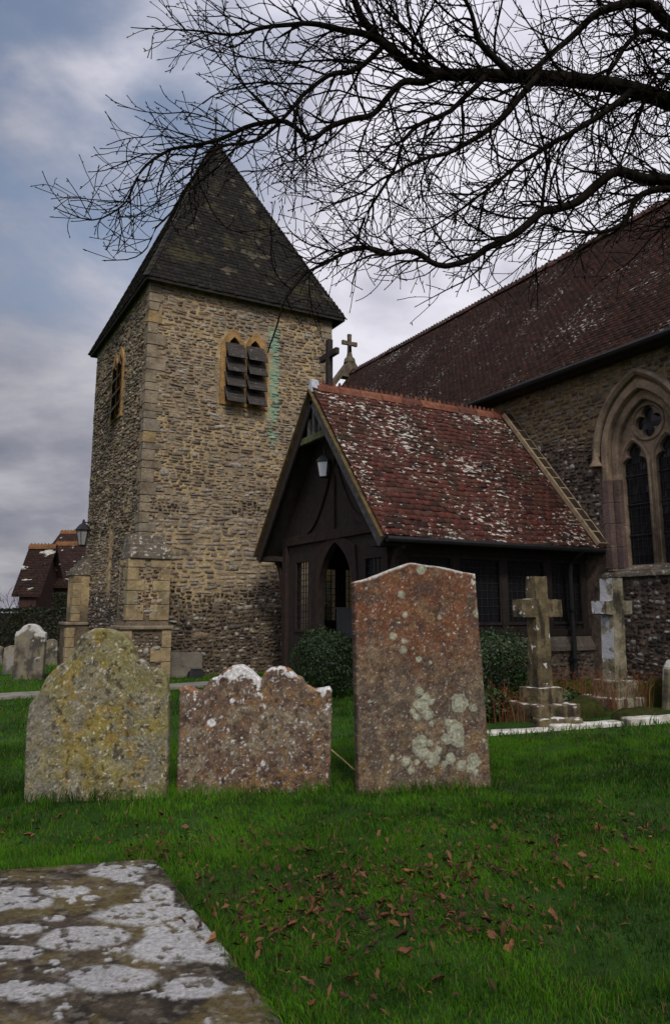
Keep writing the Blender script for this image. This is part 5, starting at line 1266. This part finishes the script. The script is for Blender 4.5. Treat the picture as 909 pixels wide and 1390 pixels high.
hedge('dark clipped hedge behind the far left headstones', -160, 108, 826, 30.0, 9000, 11)
hedge('taller dark hedge in front of the brick house wall', 72, 112, 806, 33.0, 3500, 12)

# ------------------------------------------------------------------ the bare tree
bark = NT('bark', 1.0, 0.0); bark.col(bark.ramp(bark.noise((14, 14, 5), 5), (.3, (.006, .005, .004)), (.7, (.018, .015, .012)))); bark.bump(bark.noise((20, 20, 8), 5), .02)
def tubes_np(lines, k):
    """lines: list of (points (n,3), radii (n,)) -> one array of tapered tubes"""
    Vs = []; Fs = []; base = 0; ang = 2*np.pi*np.arange(k)/k; ca, sa = np.cos(ang), np.sin(ang)
    for pts, rad in lines:
        n = len(pts); t = np.gradient(pts, axis=0); t /= np.linalg.norm(t, axis=1)[:, None]+1e-9
        ref = np.where(np.abs(t[:, 2:3]) < .9, np.array([[0, 0, 1.0]]), np.array([[1.0, 0, 0]])); a = np.cross(t, ref); a /= np.linalg.norm(a, axis=1)[:, None]; b2 = np.cross(a, t)
        V = pts[:, None, :]+(a[:, None, :]*ca[None, :, None]+b2[:, None, :]*sa[None, :, None])*rad[:, None, None]; Vs.append(V.reshape(-1, 3))
        i = np.arange(n-1)[:, None]*k; j = np.arange(k)[None, :]; j2 = (j+1) % k
        Fs.append((np.stack([i+j, i+j2, i+k+j2, i+k+j], -1)+base).reshape(-1, 4)); base += n*k
    return np.concatenate(Vs), [np.concatenate(Fs)]
def smooth_line(ctrl, step):
    c = np.asarray(ctrl, float); c = np.concatenate([[2*c[0]-c[1]], c, [2*c[-1]-c[-2]]]); out = []
    for i in range(1, len(c)-2):
        p0, p1, p2, p3 = c[i-1:i+3]; n = max(2, int(np.linalg.norm(p2[:3]-p1[:3])/step)); t = np.linspace(0, 1, n, endpoint=False)[:, None]
        out.append(.5*((2*p1)+(-p0+p2)*t+(2*p0-5*p1+4*p2-p3)*t**2+(-p0+3*p1-3*p2+p3)*t**3))
    return np.concatenate(out+[c[-2:-1]])
tr_rng = np.random.default_rng(21)
TB = np.array([8.55, 3.55, 0.0]); TB[2] = float(gz(TB[0], TB[1]))
def px_line(pts, d0, d1, r0, r1):
    n = len(pts); P = np.array([np.append(at(x, y, lerp(d0, d1, i/(n-1))), lerp(r0, r1, (i/(n-1))**.8)) for i, (x, y) in enumerate(pts)]); return P
limb_px = [  # (photo pixels, depth at start, depth at end, radius at start, at end)
 ([(1010, 195), (960, 160), (909, 138), (850, 120), (780, 108), (700, 104), (640, 102), (590, 100), (555, 88), (530, 66), (505, 42), (488, 18), (476, -20), (470, -60)], 7.6, 6.9, .100, .024),
 ([(535, 72), (505, 50), (470, 42), (435, 33), (400, 33), (360, 38), (325, 47), (290, 44), (240, 40), (182, 37)], 6.9, 6.6, .038, .004),
 ([(1010, 110), (950, 70), (905, 30), (878, 4), (845, 6), (805, 22), (775, 50), (748, 72), (722, 96)], 7.6, 7.2, .075, .022),
 ([(960, 70), (909, 52), (875, 42), (850, 58), (836, 84), (818, 112), (806, 150), (790, 190)], 7.5, 7.4, .042, .008),
 ([(1015, 262), (960, 250), (909, 244), (870, 242), (838, 233), (810, 250), (782, 274), (750, 284), (735, 288), (715, 305), (690, 324), (660, 338), (640, 352), (605, 361), (584, 355), (565, 341), (540, 343), (520, 345), (495, 336), (468, 344), (440, 358), (412, 374), (388, 405), (376, 440), (364, 480)], 7.4, 6.6, .062, .007),
 ([(1000, 240), (930, 255), (890, 257), (862, 270), (848, 300), (826, 312), (790, 316), (760, 312), (725, 300)], 7.4, 7.1, .05, .006),
 ([(735, 100), (716, 118), (690, 150), (660, 177), (635, 192), (608, 207), (585, 214), (560, 222), (525, 240), (490, 262), (455, 275), (425, 292)], 7.1, 6.5, .038, .005),
 ([(600, 101), (575, 112), (545, 112), (520, 140), (505, 156), (475, 162), (441, 176), (420, 190), (388, 166), (345, 170), (310, 184), (280, 194), (258, 199), (234, 203), (209, 216), (192, 232), (181, 253), (170, 274), (150, 290), (125, 298), (95, 290), (75, 283)], 7.0, 6.2, .036, .004),
 ([(520, 62), (500, 82), (475, 97), (446, 104), (417, 123), (398, 145), (379, 165), (350, 189), (325, 195), (298, 200), (270, 232), (247, 265), (232, 290), (212, 310), (200, 337), (184, 348), (144, 354)], 6.9, 6.3, .026, .004),
 ([(660, 103), (640, 122), (612, 150), (575, 165), (548, 190), (535, 230), (500, 285), (480, 336), (455, 350), (430, 358)], 7.0, 6.7, .030, .005),
 ([(860, 122), (830, 145), (790, 172), (745, 198), (705, 222), (675, 248), (640, 272), (600, 300), (565, 318)], 7.3, 6.9, .040, .006),
 ([(735, 282), (738, 250), (742, 225), (735, 190), (728, 160)], 7.2, 7.1, .020, .006),
 ([(700, 105), (672, 80), (650, 55), (640, 20), (622, -15), (600, -60)], 7.0, 6.8, .040, .010),
 ([(1000, 120), (950, 90), (915, 100), (880, 130), (862, 165), (850, 200), (835, 240)], 7.6, 7.3, .035, .008),
 ([(590, 100), (560, 70), (570, 35), (590, 0), (600, -40)], 6.9, 6.8, .022, .006),
 ([(620, 101), (590, 80), (540, 30), (500, -5), (450, -40)], 7.0, 6.5, .022, .006),
]
tree = thing('bare_tree', 'bare winter tree reaching in over the church from the right', 'tree', TB)
hub = at(1120, 250, 7.9); trunk_pts = np.array([TB+np.array([0, 0, -.3]), TB+np.array([.02, .03, 1.0]), lerp(TB, hub, .5)+np.array([.05, 0, .1]), hub, at(1150, 80, 8.0), at(1175, -120, 8.0), at(1190, -300, 8.1)])
tl = smooth_line(np.concatenate([trunk_pts, np.array([[.34], [.25], [.215], [.19], [.14], [.08], [.02]])], 1), .12)
V, F = tubes_np([(tl[:, :3], tl[:, 3])], 14); mesh_np('trunk', V, F, bark.m, tree, smooth=True)
limbs = []
for pts, d0, d1, r0, r1 in limb_px:
    P = px_line(pts, d0, d1, r0, r1)
    if pts[0][0] >= 950:       # limbs that leave the trunk outside the frame
        i = np.argmin(np.linalg.norm(tl[:, :3]-P[0, :3], axis=1)); j = max(0, i-4); P = np.concatenate([[np.append(tl[j, :3], min(r0*1.25, .17))], P])
    L = smooth_line(P, .07); L[:, :3] += .012*np.stack([fbm(np.arange(len(L))*.35, np.full(len(L), q_+len(limbs)*7.0), 100+q_, 3)-.5 for q_ in range(3)], 1)*2
    limbs.append((L[:, :3], np.clip(L[:, 3], .003, None)))
# limbs that carry the crown on above and to the right of the frame
for k, (x, y) in enumerate([(1300, -250), (1420, 0), (1380, 220), (1050, -420), (850, -330), (1250, -420)]):
    P = np.array([np.append(tl[int(len(tl)*(.55+.06*k)), :3], .10), np.append(at(lerp(1150, x, .45), lerp(100, y, .4)-20, 8.0+.3*k), .06), np.append(at(x, y, 8.2+.35*(k-2)), .012)]); L = smooth_line(P, .1); limbs.append((L[:, :3], L[:, 3]))
for P, r_ in limbs:
    V, F = tubes_np([(P, r_)], 8 if r_[0] > .03 else 6); mesh_np('limb', V, F, bark.m, tree, smooth=True)
away = -rgt*.85+np.array([0, 0, .05]); buds = []
def grow(p, d, ln, r0, lvl, droop, curl):
    step = .055 if lvl > 1 else .075; n = max(3, int(ln/step)); pts = [p]; d = d/np.linalg.norm(d); bend = tr_rng.normal(0, .055, 3)
    for i in range(n):
        if tr_rng.random() < .12: bend = tr_rng.normal(0, .06, 3)
        d = d+bend+tr_rng.normal(0, .10, 3)+np.array([0, 0, droop+curl*(i/n)]); d /= np.linalg.norm(d); pts.append(pts[-1]+d*step*(1+.25*tr_rng.normal()*.5))
    return np.array(pts), np.linspace(r0, .0036, n+1)
twigs = []
def spawn(P, r_, lvl, spacing, lmin, lmax, f0=.05, budp=.5):
    seg = np.linalg.norm(np.diff(P, axis=0), axis=1); cum = np.concatenate([[0], np.cumsum(seg)]); L = cum[-1]; s = L*f0+tr_rng.random()*spacing; side = 1
    while s < L-.03:
        i = min(len(P)-2, int(np.searchsorted(cum, s))-1); i = max(i, 0); p = P[i]; t = P[i+1]-P[i]; t /= np.linalg.norm(t)+1e-9
        a = np.cross(t, (0, 0, 1.0)); a /= np.linalg.norm(a)+1e-9; c = np.cross(a, t); w = tr_rng.uniform(-.9, .9)+(math.pi if side < 0 else 0)+math.pi/2
        per = a*math.cos(w)+c*math.sin(w); side = -side
        d = t*tr_rng.uniform(.45, 1.0)+per*tr_rng.uniform(.4, 1.2)+away*.22; ln = tr_rng.uniform(lmin, lmax)*(1-.45*s/L)*(1.0 if lvl < 2 else (1-.25*s/L))
        q_, rr = grow(p, d, ln, min(r_[i]*.62, .013 if lvl == 1 else .0066), lvl, tr_rng.normal(-.006, .035), tr_rng.normal(.02, .05))
        yield q_, rr
        s += spacing*tr_rng.uniform(.5, 1.5)
def allowed(p):            # the underside of the crown as the winter prunings have left it
    h = (p-CAM) @ fwd; x = (p-CAM) @ rgt/h; z = (p-CAM) @ upv/h
    px, py = CX+FP*x, CY-FP*z
    return py < np.interp(px, [40, 150, 300, 350, 400, 500, 560, 650, 760, 909], [300, 360, 310, 380, 470, 450, 440, 420, 420, 430]) and py > np.interp(px, [-100, 120, 180, 300], [260, 190, 20, -200]) and px > 45
lv1 = []
for P, r_ in limbs:
    lv1 += [(q_, rr) for q_, rr in spawn(P, r_, 1, .095, .45, 1.8, .08) if allowed(q_[-1]) or (q_[-1]-CAM) @ rgt > 4.0]
    if r_[-1] < .006: lv1.append((P[-14:], r_[-14:]*.99))
lv2 = []
for P, r_ in lv1: lv2 += [(q_, rr) for q_, rr in spawn(P, r_, 2, .095, .12, .85, .08) if allowed(q_[-1]) or (q_[-1]-CAM) @ rgt > 4.0]
twigs = lv1+lv2
bl = []
for P, r_ in twigs:
    for i in range(1, len(P), 2):
        if tr_rng.random() < .42:
            d = P[i]-P[i-1]; d = d/np.linalg.norm(d)+tr_rng.normal(0, .8, 3); d /= np.linalg.norm(d); l_ = tr_rng.uniform(.012, .034); bl.append((np.array([P[i], P[i]+d*l_*.5, P[i]+d*l_]), np.array([.0035, .0062, .002])))
    d = P[-1]-P[-2]; bl.append((np.array([P[-1], P[-1]+d*.25, P[-1]+d*.5]), np.array([.0035, .006, .001])))
print('twigs', len(lv1), len(lv2), 'buds', len(bl))
V, F = join_np([tubes_np(twigs, 4), tubes_np(bl, 3)])
tag(mesh_np('twigs', V, F, bark.m, tree), kind='stuff')
# a bare shrub far off to the left, over the hedge
sh = thing('bare_shrub', 'leafless shrub rising over the hedge at the left edge', 'shrub', at(4, 872, 31.0)*np.array([1, 1, 0])); ls = []
for k in range(46):
    p = np.array(sh.location)+tr_rng.normal(0, .25, 3)*np.array([1, 1, 0]); q_, rr = grow(p, np.array([0, 0, 1.0])+tr_rng.normal(0, .30, 3), tr_rng.uniform(1.7, 3.3), .022, 1, .0, .0); rr = np.linspace(.022, .006, len(q_)); ls.append((q_, rr))
    for q2, r2 in spawn(q_, rr, 2, .22, .3, .8, .3): ls.append((q2, np.linspace(.009, .005, len(q2))))
V, F = tubes_np(ls, 3); mesh_np('branches', V, F, bark.m, sh)

# ------------------------------------------------------------------ grass
gr_rng = np.random.default_rng(5)
stones = [(o.location[0], o.location[1]) for o, *_ in GS[:3]]
def blocked(x, y):
    bad = (x > TX0-.02) & (x < TX1) & (y > TY0-.02) & (y < TY1)
    bad |= (x > NX-.03) | ((x > FX) & (y > yr-.08) & (y < yl+.1))
    pyc = 12.85+(x+8)*0.035+0.05*np.sin(x*1.3); bad |= (x < 6.6) & (y > pyc+.03) & (y < pyc+.58)
    u_ = (x-sA[0])*ex[0]+(y-sA[1])*ex[1]; w_ = (x-sA[0])*ey[0]+(y-sA[1])*ey[1]
    M2 = np.linalg.inv(np.array([[ex[0], ey[0]], [ex[1], ey[1]]])); u_ = M2[0, 0]*(x-sA[0])+M2[0, 1]*(y-sA[1]); w_ = M2[1, 0]*(x-sA[0])+M2[1, 1]*(y-sA[1])
    j = .075*(fbm(x*7, y*7, 141, 4)-.5)*2
    bad |= (u_ > .045+j) & (u_ < 2.09) & (w_ > .045+j) & (w_ < 1.99)
    k = (x-kA[0])*ks[0]+(y-kA[1])*ks[1]; l_ = (x-kA[0])*kd[0]+(y-kA[1])*kd[1]; bad |= (k > -.05) & (k < 3.2) & (l_ > -.1+.2*fbm(x*3, y*3, 9)) & (gr_rng.random(len(x)) < .93)
    for o, p0, S, n, sz in GS[:3]:
        a_ = (x-p0[0])*S[0]+(y-p0[1])*S[1]; c_ = (x-p0[0])*n[0]+(y-p0[1])*n[1]; bad |= (np.abs(c_) < .065) & (np.abs(a_) < .52)
    return bad
def near_stone(x, y):
    d = np.full(x.shape, 9.0)
    for o, p0, S, n, sz in GS:
        a_ = (x-p0[0])*S[0]+(y-p0[1])*S[1]; c_ = (x-p0[0])*n[0]+(y-p0[1])*n[1]; hw_ = .5 if o in [g_[0] for g_ in GS[:3]] else .3
        d = np.minimum(d, np.hypot(np.maximum(np.abs(a_)-hw_, 0), np.maximum(np.abs(c_)-.07, 0)))
    k = (x-kA[0])*ks[0]+(y-kA[1])*ks[1]; l_ = (x-kA[0])*kd[0]+(y-kA[1])*kd[1]; d = np.minimum(d, np.where((l_ > -.5) & (l_ < 4.7), np.abs(k+.09), 9)+.06)
    M2 = np.linalg.inv(np.array([[ex[0], ey[0]], [ex[1], ey[1]]])); u_ = M2[0, 0]*(x-sA[0])+M2[0, 1]*(y-sA[1]); w_ = M2[1, 0]*(x-sA[0])+M2[1, 1]*(y-sA[1])
    d = np.minimum(d, np.where((u_ > -.3) & (w_ > -.3), np.minimum(np.abs(u_), np.abs(w_)), 9)+.05)
    d = np.minimum(d, np.where((np.abs(y-TY0) < .5) & (x > TX0-.3) & (x < TX1), np.abs(y-TY0), 9))
    return d
GV = []; GT = []; G5 = []
def blades(n, d0, d1, wid, hgt, spread=.62):
    dep = np.sqrt(gr_rng.uniform(d0**2, d1**2, n)); la = gr_rng.uniform(-spread, spread, n)*dep
    D2 = np.array([math.cos(HEAD), math.sin(HEAD)]); x = D2[0]*dep+rgt[0]*la; y = D2[1]*dep+rgt[1]*la
    clump = fbm(x*7, y*7, 120, 3); keep = ~blocked(x, y) & (gr_rng.random(n) < .15+1.3*clump)
    bare = sstep(.55, .68, fbm(x*2.2, y*2.2, 125, 4)); keep &= gr_rng.random(n) > .6*bare
    x, y, dep = x[keep], y[keep], dep[keep]; n = len(x); z = gz(x, y)-.006
    ns = near_stone(x, y); tall = np.exp(-(ns/.10)**2)
    h = hgt*(.25+1.3*fbm(x*5.5, y*5.5, 121, 4))*gr_rng.uniform(.5, 1.35, n)*(1+1.35*tall); w = wid*gr_rng.uniform(.6, 1.3, n)
    az = gr_rng.uniform(0, 2*np.pi, n)+0; wind = 2.2*fbm(x*1.3, y*1.3, 122, 2)*np.pi; ld = np.where(gr_rng.random(n) < .28, wind, az)
    lean = np.abs(gr_rng.normal(.42, .32, n))*h; fx, fy = np.cos(az), np.sin(az); lx, ly = np.cos(ld)*lean, np.sin(ld)*lean
    b = np.stack([x, y, z], 1); S2 = np.stack([fx, fy, 0*fx], 1)*w[:, None]/2; mid = b+np.stack([lx*.35, ly*.35, h*.58], 1); tip = b+np.stack([lx, ly, h*np.clip(1-.35*(lean/h)**2, .4, 1)], 1)
    V = np.stack([b-S2, b+S2, mid+S2*.8, mid-S2*.8, tip], 1).reshape(-1, 3)
    lush = np.clip(.5+2.6*(fbm(x*1.1, y*1.1, 123, 4)-.5)+1.6*(fbm(x*6, y*6, 127, 3)-.5)+gr_rng.normal(0, .30, n), 0, 1)[:, None]
    C = lerp(np.array([.011, .042, .003]), np.array([.066, .175, .008]), lush); yel = (gr_rng.random(n) < .07)[:, None]; C = np.where(yel, np.array([.12, .125, .030])*gr_rng.uniform(.5, 1.1, (n, 1)), C); dead = (gr_rng.random(n) < .025)[:, None]; C = np.where(dead, np.array([.16, .11, .05]), C)
    C = C*(1-.10*bare[keep][:, None]) if len(bare) == len(keep) else C
    GV.append(V); GT.append(np.repeat(C, 5, 0)); return n
na = blades(245000, 1.7, 4.6, .0042, .040, 1.05)+blades(230000, 4.6, 8.0, .006, .046, .98)+blades(110000, 8.0, 14.0, .010, .055, .8)+blades(70000, 14.0, 27.0, .022, .065, .7)
V = np.concatenate(GV); T = np.concatenate(GT); b0 = np.arange(len(V)//5)*5
gm = NT('grass_blade', .7, .12); gc_ = gm.attr('tone'); gm.col(gc_); t_ = gm.t.nodes.new('ShaderNodeBsdfTranslucent'); gm.set(t_.inputs[0], gc_)
mx_ = gm.t.nodes.new('ShaderNodeMixShader'); mx_.inputs[0].default_value = .28; gm.t.links.new(gm.b.outputs[0], mx_.inputs[1]); gm.t.links.new(t_.outputs[0], mx_.inputs[2]); gm.t.links.new(mx_.outputs[0], gm.o.inputs[0])
go = mesh_np('grass', V, [np.stack([b0, b0+1, b0+2, b0+3], 1), np.stack([b0+3, b0+2, b0+4], 1)], gm.m, attrs={'tone': T})
tag(go, 'green grass blades of the lawn, longer round the foot of the headstones', 'grass', kind='stuff')
print('blades', len(b0))

# ------------------------------------------------------------------ fallen leaves
lm = NT('dead_leaf', .75, .25); oi = lm.t.nodes.new('ShaderNodeObjectInfo')
lm.col(lm.mix(1.0, lm.ramp(oi.outputs['Random'], (0, (.020, .010, .006)), (.45, (.070, .027, .013)), (.85, (.125, .046, .018)), (1, (.19, .085, .035))), lm.sm(lm.noise(60, 4), .3, .7, .6, 1.3), 'MULTIPLY'))
protos = []
for k in range(7):
    r = np.random.default_rng(300+k); n = 7; t = np.linspace(-1, 1, n); w = .40*(1-t**2)**.7+.02; cur = r.uniform(.1, .7); fold = r.uniform(.2, .9); tw = r.uniform(-.5, .5); V = []
    for i in range(n):
        for j in (-1, 0, 1):
            V.append((t[i]*.55, j*w[i]*math.cos(fold*abs(j))*r.uniform(.45, 1.25)+.12*math.sin(3*t[i]+k), cur*t[i]**2*.5+r.normal(0, .04)+abs(j)*w[i]*math.sin(fold)+tw*t[i]*j*w[i]*.6))
    I = np.arange(n*3).reshape(n, 3); F = np.stack([I[:-1, :-1], I[1:, :-1], I[1:, 1:], I[:-1, 1:]], -1).reshape(-1, 4)
    me = bpy.data.meshes.new('fallen_leaf'); me.from_pydata(V, [], F.tolist()); me.materials.append(lm.m)
    for p in me.polygons: p.use_smooth = True
    protos.append(me)
lf_rng = np.random.default_rng(9); spots2 = []
clusters = [(470, 1225, 110, 30, 48), (370, 1240, 70, 26, 26), (580, 1240, 90, 28, 24), (640, 1175, 60, 18, 26), (540, 1190, 70, 14, 20), (680, 1265, 70, 16, 12), (350, 1155, 60, 10, 10), (800, 1180, 60, 22, 16), (780, 1125, 80, 20, 14), (200, 1165, 16, 6, 14), (640, 1125, 150, 18, 16), (100, 1130, 70, 12, 8), (250, 1135, 60, 12, 8), (860, 1125, 30, 12, 8), (450, 1330, 120, 25, 12)]
for cx_, cy_, sx_, sy_, n in clusters:
    for _ in range(n): spots2.append((lf_rng.normal(cx_, sx_), lf_rng.normal(cy_, sy_)))
first = None
for px, py in spots2:
    if py < 1085 or px < -20 or px > 930: continue
    p = gpt(px, py)
    me = protos[lf_rng.integers(0, 7)]
    o = bpy.data.objects.new('fallen_leaf', me); onsl = blocked(np.array([p[0]]), np.array([p[1]]))[0]
    o.location = (p[0], p[1], p[2]+(.05 if onsl else lf_rng.uniform(.008, .032))); s = lf_rng.uniform(.016, .062); o.scale = (s, s*lf_rng.uniform(.35, .9), s)
    o.rotation_euler = (lf_rng.normal(0, .5), lf_rng.normal(0, .5), lf_rng.uniform(0, 6.28)); col.objects.link(o)
    tag(o, 'curled dry brown leaf lying in the grass of the foreground lawn', 'fallen leaf', 'dry leaves scattered over the foreground lawn')

# bits of broken leaf and stalk too many to count
n = 2600; PX = []; 
for cx_, cy_, sx_, sy_, k in clusters: PX.append(np.stack([lf_rng.normal(cx_, sx_*1.2, k*9), lf_rng.normal(cy_, sy_*1.2, k*9)], 1))
PX = np.concatenate(PX); PX = PX[(PX[:, 1] > 1085) & (PX[:, 0] > -20) & (PX[:, 0] < 930)]
P = np.array([gpt(a, c) for a, c in PX]); P = P[~blocked(P[:, 0], P[:, 1])]; n = len(P); P[:, 2] += lf_rng.uniform(.012, .042, n)
a = lf_rng.uniform(0, 6.28, n); d = np.stack([np.cos(a), np.sin(a), lf_rng.normal(0, .45, n)], 1); c = np.stack([-np.sin(a), np.cos(a), lf_rng.normal(0, .6, n)], 1); L = lf_rng.uniform(.006, .026, n)[:, None]; wd = L*lf_rng.uniform(.12, .5, n)[:, None]
V = np.stack([P-d*L, P+c*wd+np.array([0, 0, .004]), P+d*L, P-c*wd+np.array([0, 0, .004])], 1).reshape(-1, 3); b0 = np.arange(n)*4
lt = NT('leaf_crumbs', .8, .2); lt.col(lt.ramp(lt.rand, (0, (.020, .010, .006)), (.5, (.055, .022, .010)), (1, (.13, .060, .026))))
tag(mesh_np('leaf_litter', V, [np.stack([b0, b0+1, b0+2, b0+3], 1)], lt.m), 'crumbs of dry brown leaf and stalk strewn through the grass', 'leaf litter', kind='stuff')
